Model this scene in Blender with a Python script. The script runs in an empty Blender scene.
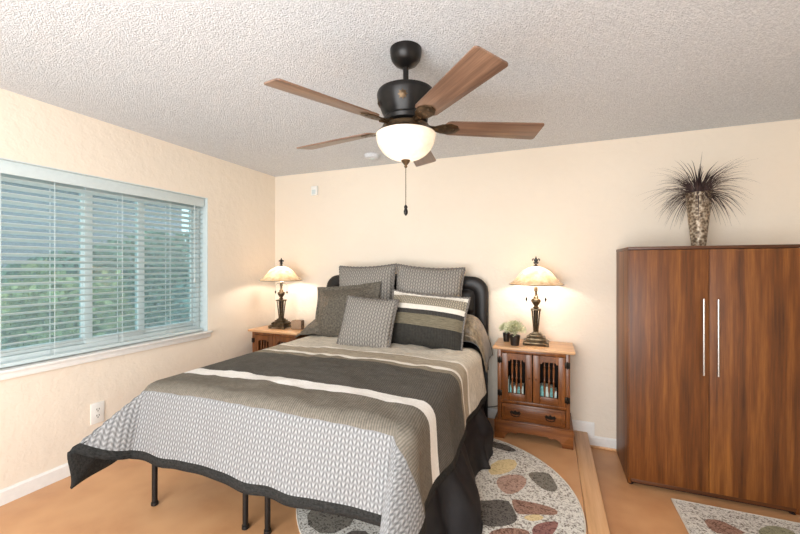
import bpy, bmesh, math, random
from mathutils import Vector, Matrix, noise
R = math.radians
scene = bpy.context.scene
COL = scene.collection

# ------------------------------------------------------------------ camera, world, lights, exposure
YAW = math.atan2(150, 373)
cam_data = bpy.data.cameras.new('camera')
cam_data.sensor_width = 36.0
cam_data.lens = 373.0 / 800.0 * 36.0
cam_data.shift_y = -1.5 / 800.0
cam_data.clip_start = 0.05
cam = bpy.data.objects.new('camera', cam_data)
cam.location = (0, 0, 1.46)
cam.rotation_euler = (R(90), 0, YAW)
COL.objects.link(cam)
scene.camera = cam

world = bpy.data.worlds.new('overcast_sky')
scene.world = world
world.use_nodes = True
wb = world.node_tree.nodes['Background']
wb.inputs['Color'].default_value = (0.86, 0.93, 1.0, 1)
wb.inputs['Strength'].default_value = 2.5


def area(name, loc, target, sx, sy, power, color):
    l = bpy.data.lights.new(name, 'AREA')
    l.shape = 'RECTANGLE'
    l.size, l.size_y = sx, sy
    l.energy = power
    l.color = color
    o = bpy.data.objects.new(name, l)
    o.location = loc
    o.rotation_euler = (Vector(target) - Vector(loc)).to_track_quat('-Z', 'Y').to_euler()
    COL.objects.link(o)
    return o


area('rear_fill_light', (-0.9, -1.3, 2.0), (-0.9, 3.0, 1.0), 2.2, 0.8, 40, (0.97, 0.985, 1.0))  # added fill lamp behind the camera, standing in for a bounced flash
area('ceiling_fill_light', (-0.8, -0.9, 1.1), (-1.1, 2.3, 2.455), 2.4, 1.6, 96, (0.92, 0.97, 1.0))  # added unseen fill aimed upward to brighten the ceiling

vs = scene.view_settings
vs.view_transform = 'Standard'
vs.look = 'None'
vs.gamma = 1.0
vs.use_curve_mapping = False
vs.exposure = 0.16

# ------------------------------------------------------------------ helpers


def lin(c):
    c = c / 255.0
    return c / 12.92 if c <= 0.04045 else ((c + 0.055) / 1.055) ** 2.4


def rgb(r, g, b):
    return (lin(r), lin(g), lin(b), 1.0)


class N:
    """small node builder"""

    def __init__(self, name):
        self.m = bpy.data.materials.new(name)
        self.m.use_nodes = True
        self.t = self.m.node_tree
        self.b = self.t.nodes['Principled BSDF']
        self.out = self.t.nodes['Material Output']

    def n(self, kind, **kw):
        x = self.t.nodes.new('ShaderNode' + kind)
        for k, v in kw.items():
            setattr(x, k, v)
        return x

    def l(self, a, b):
        self.t.links.new(a, b)

    def put(self, sock, v):
        if isinstance(v, bpy.types.NodeSocket):
            self.l(v, sock)
        else:
            sock.default_value = v

    def math(self, op, a, b=None, c=None, clamp=False):
        x = self.n('Math', operation=op)
        x.use_clamp = clamp
        self.put(x.inputs[0], a)
        if b is not None:
            self.put(x.inputs[1], b)
        if c is not None:
            self.put(x.inputs[2], c)
        return x.outputs[0]

    def mix(self, f, a, b, mode='MIX'):
        x = self.n('Mix', data_type='RGBA', blend_type=mode)
        self.put(x.inputs[0], f)
        self.put(x.inputs[6], a)
        self.put(x.inputs[7], b)
        return x.outputs[2]

    def ramp(self, f, stops, interp='LINEAR'):
        x = self.n('ValToRGB')
        cr = x.color_ramp
        cr.interpolation = interp
        while len(cr.elements) < len(stops):
            cr.elements.new(0.5)
        for e, (p, c) in zip(cr.elements, stops):
            e.position = p
            e.color = c
        self.put(x.inputs[0], f)
        return x.outputs[0]

    def coord(self, which='Object', scale=(1, 1, 1), rot=(0, 0, 0)):
        tc = self.n('TexCoord')
        mp = self.n('Mapping')
        mp.inputs['Scale'].default_value = scale
        mp.inputs['Rotation'].default_value = rot
        self.l(tc.outputs[which], mp.inputs[0])
        return mp.outputs[0]

    def noise(self, vec, scale, detail=3, rough=0.5):
        x = self.n('TexNoise')
        self.put(x.inputs['Vector'], vec)
        x.inputs['Scale'].default_value = scale
        x.inputs['Detail'].default_value = detail
        x.inputs['Roughness'].default_value = rough
        return x.outputs[0]

    def voronoi(self, vec, scale, out='Distance', feature='F1'):
        x = self.n('TexVoronoi', feature=feature)
        self.put(x.inputs['Vector'], vec)
        x.inputs['Scale'].default_value = scale
        return x.outputs[out]

    def bump(self, h, strength=0.3, dist=0.01):
        x = self.n('Bump')
        x.inputs['Strength'].default_value = strength
        x.inputs['Distance'].default_value = dist
        self.put(x.inputs['Height'], h)
        self.l(x.outputs[0], self.b.inputs['Normal'])

    def base(self, c, rough=0.5, metal=0.0, spec=None):
        self.put(self.b.inputs['Base Color'], c)
        self.put(self.b.inputs['Roughness'], rough)
        self.put(self.b.inputs['Metallic'], metal)
        if spec is not None:
            self.b.inputs['Specular IOR Level'].default_value = spec
        return self


def plain(name, c, rough=0.5, metal=0.0, var=0.06, scale=30, spec=None, bump=0.0):
    s = N(name)
    v = s.coord()
    n = s.noise(v, scale)
    dark = tuple(x * (1 - var * 2) for x in c[:3]) + (1,)
    lite = tuple(min(1, x * (1 + var)) for x in c[:3]) + (1,)
    s.base(s.ramp(n, [(0.3, dark), (0.7, lite)]), rough, metal, spec)
    if bump:
        s.bump(n, bump, 0.005)
    return s.m


# ------------------------------------------------------------------ materials
def wall_mat():
    s = N('cream_wall_paint')
    v = s.coord()
    c = s.ramp(s.noise(v, 1.2), [(0.3, rgb(233, 220, 203)), (0.7, rgb(236, 224, 207))])
    s.base(c, 0.75, 0, 0.2)
    h = s.math('ADD', s.noise(v, 14, 4), s.math('MULTIPLY', s.noise(v, 60, 2), 0.3))
    s.bump(s.ramp(h, [(0.55, (0, 0, 0, 1)), (0.75, (1, 1, 1, 1))]), 0.22, 0.006)
    return s.m


def ceiling_mat():
    s = N('popcorn_ceiling')
    v = s.coord()
    d = s.voronoi(v, 150)
    n = s.noise(v, 120, 3, 0.7)
    h = s.math('SUBTRACT', s.math('MULTIPLY', n, 1.6), s.math('MULTIPLY', d, 0.7))
    c = s.ramp(n, [(0.35, rgb(206, 209, 213)), (0.65, rgb(238, 240, 243))])
    s.base(c, 0.9, 0, 0.1)
    s.bump(h, 0.75, 0.008)
    return s.m


def floor_mat():
    s = N('tan_cork_floor')
    v = s.coord()
    n1 = s.noise(v, 3.5, 5, 0.6)
    n2 = s.noise(v, 28, 4, 0.6)
    c = s.mix(s.math('MULTIPLY', n2, 0.5), s.ramp(n1, [(0.3, rgb(190, 138, 94)), (0.7, rgb(218, 170, 124))]), rgb(196, 142, 98))
    s.base(c, s.ramp(n1, [(0.3, (0.28,) * 3 + (1,)), (0.7, (0.42,) * 3 + (1,))]), 0, 0.45)
    s.bump(n2, 0.05, 0.004)
    return s.m


def wood_mat(name, dark, mid, lite, axis='Z', scale=1.0, rough=0.35, contrast=1.0, band=0.0, coat=0.0):
    s = N(name)
    sc = {'Z': (9, 9, 0.55), 'X': (0.55, 9, 9), 'Y': (9, 0.55, 9)}[axis]
    v = s.coord('Object', tuple(x * scale for x in sc))
    n = s.noise(v, 2.2, 6, 0.62)
    fine = s.noise(s.coord('Object', tuple(x * scale * (7 if x > 1 else 1.5) for x in sc)), 3.0, 3, 0.6)
    f = s.math('ADD', s.math('MULTIPLY', n, 0.75), s.math('MULTIPLY', fine, 0.25))
    if band:
        big = s.noise(s.coord('Object', tuple(x * scale * (0.8 if x > 1 else 0.05) for x in sc)), 1.3, 1, 0.4)
        f = s.math('ADD', f, s.math('MULTIPLY', s.math('SUBTRACT', big, 0.5), band))
    h = 0.16 * contrast
    s.base(s.ramp(f, [(0.5 - h, dark), (0.5, mid), (0.5 + h, lite)]), rough, 0, 0.5)
    s.bump(fine, 0.06, 0.003)
    if coat:
        s.b.inputs['Coat Weight'].default_value = coat
        s.b.inputs['Coat Roughness'].default_value = 0.15
    return s.m


def herring(s, u, v, w, p):
    """braided knit columns: value 0..1"""
    x = s.math('PINGPONG', u, w / 2)
    ph = s.math('DIVIDE', s.math('ADD', v, s.math('MULTIPLY', x, 1.5)), p)
    r = s.math('PINGPONG', ph, 0.5)
    r = s.math('MULTIPLY', r, 2.0)
    e = s.math('PINGPONG', s.math('ADD', u, w / 4), w / 4)      # 0 in the groove between columns
    e = s.math('MULTIPLY', e, 4.0 / w, clamp=True)
    return s.math('MULTIPLY', s.math('ADD', s.math('MULTIPLY', r, 0.6), 0.4), s.math('ADD', s.math('MULTIPLY', s.math('POWER', e, 0.6), 0.75), 0.25))


def uv_sep(s):
    uv = s.n('UVMap')
    sp = s.n('SeparateXYZ')
    s.l(uv.outputs[0], sp.inputs[0])
    return uv.outputs[0], sp.outputs[0], sp.outputs[1]


def knit_mat(name, dark, lite, w=0.044, p=0.030):
    s = N(name)
    uv, u, v = uv_sep(s)
    hb = herring(s, u, v, w, p)
    nz = s.noise(uv, 90, 2)
    f = s.math('ADD', s.math('MULTIPLY', hb, 0.8), s.math('MULTIPLY', nz, 0.25))
    s.base(s.ramp(f, [(0.08, dark), (0.72, lite)]), 0.9, 0, 0.1)
    s.bump(hb, 0.6, 0.006)
    return s.m


def mottled_mat(name, dark, lite, rough=0.6, scale=55, sheen=0.0):
    s = N(name)
    uv, u, v = uv_sep(s)
    n = s.noise(uv, scale, 4, 0.7)
    w = s.noise(s.coord('UV', (6, 40, 1)), 6, 3, 0.6)
    f = s.math('ADD', s.math('MULTIPLY', n, 0.65), s.math('MULTIPLY', w, 0.35))
    s.base(s.ramp(f, [(0.36, dark), (0.64, lite)]), rough, 0, 0.3)
    s.b.inputs['Sheen Weight'].default_value = sheen
    s.bump(n, 0.35, 0.004)
    return s.m


def band_mat(name, bands, lo, hi):
    """striped bedding: bands = [(v start, colour, pattern)], v in metres"""
    s = N(name)
    uv, u, v = uv_sep(s)
    f = s.math('DIVIDE', s.math('SUBTRACT', v, lo), hi - lo)
    ed = s.math('ADD', f, s.math('MULTIPLY', s.math('SUBTRACT', s.noise(uv, 9, 2), 0.5), 0.006))
    colr = s.ramp(ed, [((a - lo) / (hi - lo), c) for a, c, k in bands], 'CONSTANT')
    g = lambda x: (x, x, x, 1)
    kr = s.ramp(ed, [((a - lo) / (hi - lo), g(1.0 if k == 'knit' else 0.0)) for a, c, k in bands], 'CONSTANT')
    cr = s.ramp(ed, [((a - lo) / (hi - lo), g(1.0 if k == 'cord' else 0.0)) for a, c, k in bands], 'CONSTANT')
    fr = s.ramp(ed, [((a - lo) / (hi - lo), g(1.0 if k == 'fleck' else 0.0)) for a, c, k in bands], 'CONSTANT')
    hb = herring(s, u, v, 0.034, 0.024)
    rib = s.math('MULTIPLY', s.math('PINGPONG', s.math('ADD', u, s.math('MULTIPLY', v, 0.12)), 0.006), 166.0)
    nz = s.noise(uv, 70, 4, 0.7)
    stre = s.noise(s.coord('UV', (5, 60, 1)), 3, 4, 0.65)
    rib2 = s.math('MULTIPLY', rib, s.math('ADD', s.math('MULTIPLY', nz, 0.9), 0.3))
    # multipliers around 1
    kmul = s.math('ADD', s.math('MULTIPLY', hb, 1.25), 0.16)
    cmul = s.math('ADD', s.math('ADD', s.math('MULTIPLY', rib2, 0.7), 0.25), s.math('MULTIPLY', s.noise(s.coord('UV', (1, 1, 1)), 34, 4, 0.75), 0.85))
    fmul = s.math('ADD', s.math('MULTIPLY', stre, 2.2), -0.1)
    m = s.mix(kr, s.mix(cr, s.mix(fr, g(1.0), fmul), cmul), kmul)
    m = s.mix(0.5, m, s.math('ADD', s.math('MULTIPLY', nz, 0.8), 0.6), 'MULTIPLY')
    s.base(s.mix(1.0, colr, m, 'MULTIPLY'), 0.85, 0, 0.15)
    hh = s.mix(kr, s.mix(cr, s.math('MULTIPLY', stre, 0.5), s.math('MULTIPLY', rib, 0.5)), hb)
    s.bump(hh, 0.5, 0.006)
    return s.m


def rug_mat(name, lite, dark, spread=0.5):
    s = N(name)
    v = s.coord()
    n = s.noise(v, 85, 3, 0.8)
    n2 = s.noise(v, 40, 2, 0.6)
    f = s.math('ADD', s.math('MULTIPLY', n, 0.7), s.math('MULTIPLY', n2, 0.3))
    s.base(s.ramp(f, [(0.40, dark), (0.40 + 0.12 * spread, lite)]), 0.95, 0, 0.05)
    s.bump(n, 0.5, 0.006)
    return s.m


def shade_mat(name, c1, c2, k):
    """thin opal glass: lets the bulb behind it glow through"""
    s = N(name)
    v = s.coord()
    n = s.noise(v, 18, 4, 0.6)
    c = s.ramp(n, [(0.35, c1), (0.65, c2)])
    tr = s.n('BsdfTranslucent')
    s.l(c, tr.inputs[0])
    s.base(c, 0.25, 0, 0.5)
    mx = s.n('MixShader')
    mx.inputs[0].default_value = k
    s.l(s.b.outputs[0], mx.inputs[1])
    s.l(tr.outputs[0], mx.inputs[2])
    s.l(mx.outputs[0], s.out.inputs[0])
    return s.m


def glass_mat():
    s = N('window_glass')
    tr = s.n('BsdfTransparent')
    tr.inputs[0].default_value = (0.70, 0.82, 0.82, 1)
    gl = s.n('BsdfGlossy')
    gl.inputs['Roughness'].default_value = 0.02
    mx = s.n('MixShader')
    mx.inputs[0].default_value = 0.06
    s.l(tr.outputs[0], mx.inputs[1])
    s.l(gl.outputs[0], mx.inputs[2])
    df = s.n('BsdfTranslucent')
    df.inputs[0].default_value = (0.66, 0.72, 0.73, 1)
    m2 = s.n('MixShader')          # pale veil mixed into the glass to paint haze over the view
    m2.inputs[0].default_value = 0.15
    s.l(mx.outputs[0], m2.inputs[1])
    s.l(df.outputs[0], m2.inputs[2])
    s.l(m2.outputs[0], s.out.inputs[0])
    return s.m


def leaf_mat(name, a, b):
    s = N(name)
    v = s.coord()
    s.base(s.ramp(s.noise(v, 6, 4), [(0.35, a), (0.65, b)]), 0.6, 0, 0.3)
    return s.m


M = {}
M['wall'] = wall_mat()
M['ceiling'] = ceiling_mat()
M['floor'] = floor_mat()
M['trim'] = plain('white_trim_paint', rgb(236, 234, 230), 0.4, 0, 0.02)
M['nosing'] = wood_mat('light_oak_nosing', rgb(196, 142, 92), rgb(222, 172, 122), rgb(234, 188, 140), 'Y', 1.0, 0.35)
M['walnut'] = wood_mat('walnut_veneer', rgb(66, 34, 8), rgb(108, 60, 20), rgb(148, 92, 38), 'Z', 1.6, 0.46, 1.4, 0.45)
M['walnut_dark'] = wood_mat('walnut_edge', rgb(52, 26, 10), rgb(84, 46, 20), rgb(110, 64, 30), 'X', 1.0, 0.4)
M['oak'] = wood_mat('golden_oak', rgb(72, 36, 12), rgb(110, 62, 26), rgb(146, 90, 44), 'Z', 1.3, 0.3, 1.3, 0.2)
M['oak_h'] = wood_mat('golden_oak_lengthwise', rgb(72, 36, 12), rgb(110, 62, 26), rgb(146, 90, 44), 'X', 1.3, 0.3, 1.3, 0.2)
M['oak_top'] = wood_mat('pale_oak_top', rgb(172, 124, 82), rgb(206, 162, 120), rgb(224, 186, 146), 'X', 1.2, 0.28, 1.2)
M['blade'] = wood_mat('walnut_fan_blade', rgb(72, 52, 42), rgb(118, 90, 72), rgb(158, 124, 100), 'X', 1.6, 0.3, 1.3)
M['inside'] = plain('dark_cabinet_inside', rgb(34, 20, 12), 0.8)
M['black_metal'] = plain('black_powder_coated_metal', rgb(14, 14, 15), 0.4, 0.0)
M['bronze'] = plain('oil_rubbed_bronze', rgb(36, 34, 33), 0.35, 0.6, 0.15)
M['bronze_warm'] = plain('antique_bronze', rgb(84, 66, 46), 0.35, 0.75, 0.25, 40)
M['pewter'] = plain('aged_pewter_brass', rgb(112, 96, 74), 0.35, 0.8, 0.3, 40)
M['hardware'] = plain('blackened_brass_hardware', rgb(34, 26, 18), 0.4, 0.7)
M['chrome'] = plain('brushed_steel', rgb(205, 203, 200), 0.25, 0.9, 0.03)
M['leather'] = plain('black_leather', rgb(30, 26, 25), 0.46, 0, 0.12, 60, 0.45, 0.12)
M['black_cloth'] = plain('black_cotton_cloth', rgb(20, 19, 23), 0.55, 0, 0.12, 25, 0.4, 0.1)
M['shade'] = shade_mat('amber_opal_glass', rgb(212, 176, 134), rgb(240, 214, 178), 0.24)
M['bowl'] = shade_mat('frosted_alabaster_glass', rgb(226, 212, 196), rgb(240, 228, 214), 0.3)
M['glass'] = glass_mat()
M['blind'] = plain('white_blind_slat', rgb(206, 217, 217), 0.45, 0, 0.02)
M['vinyl'] = plain('white_window_vinyl', rgb(208, 218, 218), 0.4, 0, 0.02)
M['plastic'] = plain('white_plastic', rgb(240, 238, 232), 0.35, 0, 0.02)
M['dark_slot'] = plain('dark_slot', rgb(40, 38, 36), 0.6)
M['knit'] = knit_mat('grey_braided_knit', rgb(52, 49, 46), rgb(164, 158, 150))
M['knit_trim'] = plain('grey_cord_trim', rgb(128, 122, 116), 0.9, 0, 0.3, 90, 0.1, 0.4)
M['mottled'] = mottled_mat('mottled_charcoal_taupe', rgb(58, 52, 44), rgb(122, 114, 102))
M['taupe'] = mottled_mat('shimmering_taupe_quilt', rgb(62, 52, 38), rgb(156, 138, 112), 0.36, 30, 0.3)
M['binding'] = mottled_mat('black_flecked_binding', rgb(8, 8, 8), rgb(50, 50, 48), 0.85, 90)
W = rgb(236, 230, 220)
M['comforter'] = band_mat('striped_comforter', [
    (0.60, rgb(152, 152, 152), 'knit'),
    (1.365, rgb(122, 115, 104), 'cord'),
    (1.605, rgb(238, 234, 228), ''),
    (1.705, rgb(94, 90, 84), 'cord'),
    (2.185, rgb(140, 130, 114), 'fleck'),
    (2.245, W, ''),
    (2.285, rgb(172, 160, 142), 'fleck'),
    (2.440, W, ''),
    (2.475, rgb(206, 198, 184), 'fleck'),
], 0.60, 3.0)
M['striped'] = band_mat('striped_sham', [
    (-0.40, rgb(60, 58, 54), 'cord'),
    (-0.055, rgb(118, 110, 92), 'fleck'),
    (0.035, rgb(66, 63, 60), 'cord'),
    (0.075, rgb(230, 222, 210), ''),
    (0.115, rgb(170, 160, 142), 'knit'),
    (0.19, rgb(226, 218, 206), 'fleck'),
], -0.40, 0.40)
M['rug'] = rug_mat('speckled_rug_pile', rgb(226, 222, 214), rgb(112, 102, 90), 1.0)
M['rug_edge'] = plain('rug_binding', rgb(214, 208, 196), 0.95)
M['st_dark'] = rug_mat('charcoal_rug_stone', rgb(112, 106, 100), rgb(52, 48, 46), 1.0)
M['st_grey'] = rug_mat('grey_rug_stone', rgb(136, 130, 120), rgb(66, 62, 58), 1.0)
M['st_pink'] = rug_mat('rose_rug_stone', rgb(190, 158, 142), rgb(124, 96, 84), 1.0)
M['st_brown'] = rug_mat('brown_rug_stone', rgb(164, 130, 114), rgb(92, 64, 54), 1.0)
M['st_mauve'] = rug_mat('mauve_rug_stone', rgb(154, 112, 104), rgb(98, 66, 64), 1.0)
M['st_sand'] = rug_mat('sand_rug_stone', rgb(226, 206, 160), rgb(188, 166, 122), 1.0)
M['st_green'] = rug_mat('sage_rug_stone', rgb(160, 158, 132), rgb(110, 108, 86), 1.0)
M['grass'] = leaf_mat('dark_purple_grass', rgb(40, 28, 32), rgb(88, 70, 66))
M['sprig'] = leaf_mat('pale_sage_leaf', rgb(150, 156, 108), rgb(236, 236, 208))
M['soil'] = plain('potting_soil', rgb(40, 30, 22), 0.9)
M['black_pot'] = plain('black_glazed_pot', rgb(30, 24, 22), 0.3)
M['teal'] = plain('teal_book_cloth', rgb(130, 190, 186), 0.6, 0, 0.25, 60)
M['mint'] = plain('pale_mint_book_cloth', rgb(222, 238, 230), 0.6, 0, 0.12, 60)
M['page'] = plain('paper_pages', rgb(226, 214, 192), 0.8)
M['lawn'] = leaf_mat('lawn', rgb(70, 96, 52), rgb(120, 138, 84))
M['leaf_a'] = leaf_mat('shrub_leaf', rgb(62, 98, 78), rgb(128, 154, 122))
M['leaf_b'] = leaf_mat('yellowing_leaf', rgb(120, 140, 84), rgb(188, 186, 128))
M['leaf_c'] = leaf_mat('blue_green_leaf', rgb(54, 98, 92), rgb(118, 154, 146))
M['bark'] = plain('bark', rgb(84, 68, 54), 0.9)
M['stucco'] = plain('exterior_stucco', rgb(168, 160, 172), 0.9)


def vase_mat():
    s = N('mottled_silver_vase')
    v = s.coord()
    d = s.voronoi(v, 60)
    n = s.noise(v, 35, 4, 0.7)
    f = s.math('ADD', s.math('MULTIPLY', n, 0.7), s.math('MULTIPLY', d, 0.5))
    s.base(s.ramp(f, [(0.35, rgb(58, 46, 36)), (0.58, rgb(122, 104, 84)), (0.8, rgb(196, 182, 162))]), 0.45, 0.4)
    s.bump(d, 0.5, 0.006)
    return s.m


M['vase'] = vase_mat()


def box_mat():
    s = N('woven_brown_box')
    v = s.coord()
    w = s.n('TexWave')
    w.inputs['Scale'].default_value = 30
    w.inputs['Distortion'].default_value = 2
    s.l(v, w.inputs[0])
    s.base(s.ramp(w.outputs[1], [(0.2, rgb(112, 84, 62)), (0.8, rgb(186, 158, 130))]), 0.7)
    return s.m


M['box'] = box_mat()

# ------------------------------------------------------------------ mesh helpers


def mk(bm, name, mats, parent=None, smooth=True, ang=35):
    me = bpy.data.meshes.new(name)
    bmesh.ops.recalc_face_normals(bm, faces=bm.faces[:])
    bm.to_mesh(me)
    bm.free()
    if not isinstance(mats, (list, tuple)):
        mats = [mats]
    for m in mats:
        me.materials.append(m)
    if smooth:
        for p in me.polygons:
            p.use_smooth = True
        me.set_sharp_from_angle(angle=R(ang))
    o = bpy.data.objects.new(name, me)
    COL.objects.link(o)
    if parent:
        o.parent = parent
    return o


def empty(name, loc, rz=0):
    o = bpy.data.objects.new(name, None)
    o.empty_display_size = 0.1
    o.location = loc
    o.rotation_euler = (0, 0, rz)
    COL.objects.link(o)
    return o


def tag(o, label, cat, group=None, kind=None):
    o['label'] = label
    o['category'] = cat
    if group:
        o['group'] = group
    if kind:
        o['kind'] = kind
    return o


def structure(o, label=None):
    o['kind'] = 'structure'
    if label:
        o['label'] = label
    return o


def box(bm, lo, hi, bev=0.0, mi=0, seg=2):
    x0, y0, z0 = lo
    x1, y1, z1 = hi
    vs_ = [bm.verts.new(p) for p in ((x0, y0, z0), (x1, y0, z0), (x1, y1, z0), (x0, y1, z0), (x0, y0, z1), (x1, y0, z1), (x1, y1, z1), (x0, y1, z1))]
    fs = []
    for idx in ((0, 3, 2, 1), (4, 5, 6, 7), (0, 1, 5, 4), (1, 2, 6, 5), (2, 3, 7, 6), (3, 0, 4, 7)):
        f = bm.faces.new([vs_[i] for i in idx])
        f.material_index = mi
        fs.append(f)
    if bev > 0:
        es = list({e for f in fs for e in f.edges})
        r = bmesh.ops.bevel(bm, geom=es, offset=bev, segments=seg, profile=0.5, affect='EDGES')
        for f in r['faces']:
            f.material_index = mi


def lathe(bm, prof, seg=32, c=(0, 0, 0), mi=0, cap=True, fn=None):
    """prof: [(r, z)] from bottom to top"""
    rings = []
    for r, z in prof:
        ring = []
        for i in range(seg):
            a = 2 * math.pi * i / seg
            rr = r if fn is None else fn(r, a, z)
            ring.append(bm.verts.new((c[0] + rr * math.cos(a), c[1] + rr * math.sin(a), c[2] + z)))
        rings.append(ring)
    for a, b in zip(rings, rings[1:]):
        for i in range(seg):
            f = bm.faces.new((a[i], a[(i + 1) % seg], b[(i + 1) % seg], b[i]))
            f.material_index = mi
    if cap:
        for ring, rv in ((rings[0], True), (rings[-1], False)):
            f = bm.faces.new(list(reversed(ring)) if rv else ring)
            f.material_index = mi


def tube(bm, pts, rad, seg=8, mi=0, closed=False):
    pts = [Vector(p) for p in pts]
    n = len(pts)
    rr = rad if callable(rad) else (lambda t: rad)
    rings = []
    prev = None
    for i, p in enumerate(pts):
        a = pts[(i - 1) % n] if (closed or i > 0) else p
        b = pts[(i + 1) % n] if (closed or i < n - 1) else p
        d = (b - a)
        if d.length < 1e-9:
            d = Vector((0, 0, 1))
        d.normalize()
        if prev is None:
            up = Vector((0, 0, 1)) if abs(d.z) < 0.9 else Vector((1, 0, 0))
            u = d.cross(up).normalized()
        else:
            u = (prev - d * prev.dot(d))
            u = u.normalized() if u.length > 1e-6 else d.orthogonal().normalized()
        prev = u
        w = d.cross(u)
        r = rr(i / max(1, n - 1))
        rings.append([bm.verts.new(p + u * (r * math.cos(2 * math.pi * k / seg)) + w * (r * math.sin(2 * math.pi * k / seg))) for k in range(seg)])
    m = n if closed else n - 1
    for i in range(m):
        a, b = rings[i], rings[(i + 1) % n]
        for k in range(seg):
            f = bm.faces.new((a[k], a[(k + 1) % seg], b[(k + 1) % seg], b[k]))
            f.material_index = mi
    if not closed:
        for r_ in (rings[0], rings[-1]):
            f = bm.faces.new(r_)
            f.material_index = mi


def prism(bm, poly, d0, d1, plane='XZ', mi=0, bev=0.0):
    """extrude a 2-D outline; plane XZ extrudes along Y, XY along Z"""
    def P(p, d):
        return (p[0], d, p[1]) if plane == 'XZ' else ((p[0], p[1], d) if plane == 'XY' else (d, p[0], p[1]))
    a = [bm.verts.new(P(p, d0)) for p in poly]
    b = [bm.verts.new(P(p, d1)) for p in poly]
    n = len(poly)
    fs = [bm.faces.new(a), bm.faces.new(list(reversed(b)))]
    for i in range(n):
        fs.append(bm.faces.new((a[i], b[i], b[(i + 1) % n], a[(i + 1) % n])))
    for f in fs:
        f.material_index = mi
    if bev > 0:
        es = [e for f in fs[:2] for e in f.edges]
        r = bmesh.ops.bevel(bm, geom=es, offset=bev, segments=2, profile=0.5, affect='EDGES')
        for f in r['faces']:
            f.material_index = mi


def copy_tree(o, parent=None):
    c = o.copy()
    COL.objects.link(c)
    c.parent = parent
    for ch in list(o.children):
        copy_tree(ch, c)
    return c


def new():
    return bmesh.new()


# ------------------------------------------------------------------ room shell
XL, XR, YB, YF, ZC = -2.862, 1.575, 3.36, -2.2, 2.455
PZ, PX = 0.115, 0.28          # raised platform: height and edge
WY0, WY1, WZ0, WZ1 = 0.62, 2.474, 0.868, 2.068   # window opening

bm = new()
box(bm, (XL - 0.2, YF, -0.12), (XR + 0.15, YB + 0.15, 0.0))
structure(mk(bm, 'floor', M['floor'], smooth=False), 'tan mottled cork floor on the lower side beside the wardrobe')
bm = new()
box(bm, (XL, YF, 0.0), (PX - 0.105, YB, PZ))
structure(mk(bm, 'floor_platform', M['floor'], smooth=False), 'raised tan floor carrying the bed')
bm = new()
box(bm, (PX - 0.103, YF, 0.0), (PX, YB, PZ + 0.004), 0.006)
structure(mk(bm, 'trim_1', M['nosing']), 'pale oak nosing along the step')
bm = new()
box(bm, (XL - 0.2, YF, ZC), (XR + 0.15, YB + 0.15, ZC + 0.1))
structure(mk(bm, 'ceiling', M['ceiling'], smooth=False))
bm = new()
box(bm, (XL - 0.2, YB, 0), (XR + 0.15, YB + 0.15, ZC))
structure(mk(bm, 'wall_back', M['wall'], smooth=False))
bm = new()
box(bm, (XR, YF, 0), (XR + 0.15, YB, ZC))
structure(mk(bm, 'wall_right', M['wall'], smooth=False))
bm = new()
box(bm, (XL - 0.2, YF - 0.15, 0), (XR + 0.15, YF, ZC))
structure(mk(bm, 'wall_front', M['wall'], smooth=False))
bm = new()
box(bm, (XL - 0.16, YF, 0), (XL, WY0, ZC))
box(bm, (XL - 0.16, WY1, 0), (XL, YB, ZC))
box(bm, (XL - 0.16, WY0, 0), (XL, WY1, WZ0 - 0.05))
box(bm, (XL - 0.16, WY0, WZ1), (XL, WY1, ZC))
structure(mk(bm, 'wall_left', M['wall'], smooth=False))


def baseboard(name, a, b, z, h=0.085, t=0.014):
    """a, b: ends along the wall foot; profile with an eased top"""
    a, b = Vector(a), Vector(b)
    d = (b - a).normalized()
    nrm = Vector((d.y, -d.x, 0))
    prof = [(0, 0), (t, 0), (t, h - 0.012), (t * 0.45, h), (0, h)]
    bm = new()
    A = [bm.verts.new(a + nrm * p[0] + Vector((0, 0, z + p[1]))) for p in prof]
    B = [bm.verts.new(b + nrm * p[0] + Vector((0, 0, z + p[1]))) for p in prof]
    bm.faces.new(A)
    bm.faces.new(list(reversed(B)))
    for i in range(5):
        j = (i + 1) % 5
        bm.faces.new((A[i], B[i], B[j], A[j]))
    return structure(mk(bm, name, M['trim'], smooth=False))


baseboard('baseboard_left', (XL, YF, 0), (XL, YB, 0), PZ)
baseboard('baseboard_back', (XL, YB, 0), (PX + 0.05, YB, 0), PZ)
bm = new()
box(bm, (PX, YB - 0.014, 0.09), (PX + 0.05, YB, PZ))
structure(mk(bm, 'trim_2', M['trim'], smooth=False))
baseboard('baseboard_lower', (PX, YB, 0), (XR, YB, 0), 0.022, 0.072)
bm = new()
box(bm, (PX, YB - 0.02, 0.0), (XR, YB, 0.022), 0.006)
structure(mk(bm, 'trim_3', M['nosing']))

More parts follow.
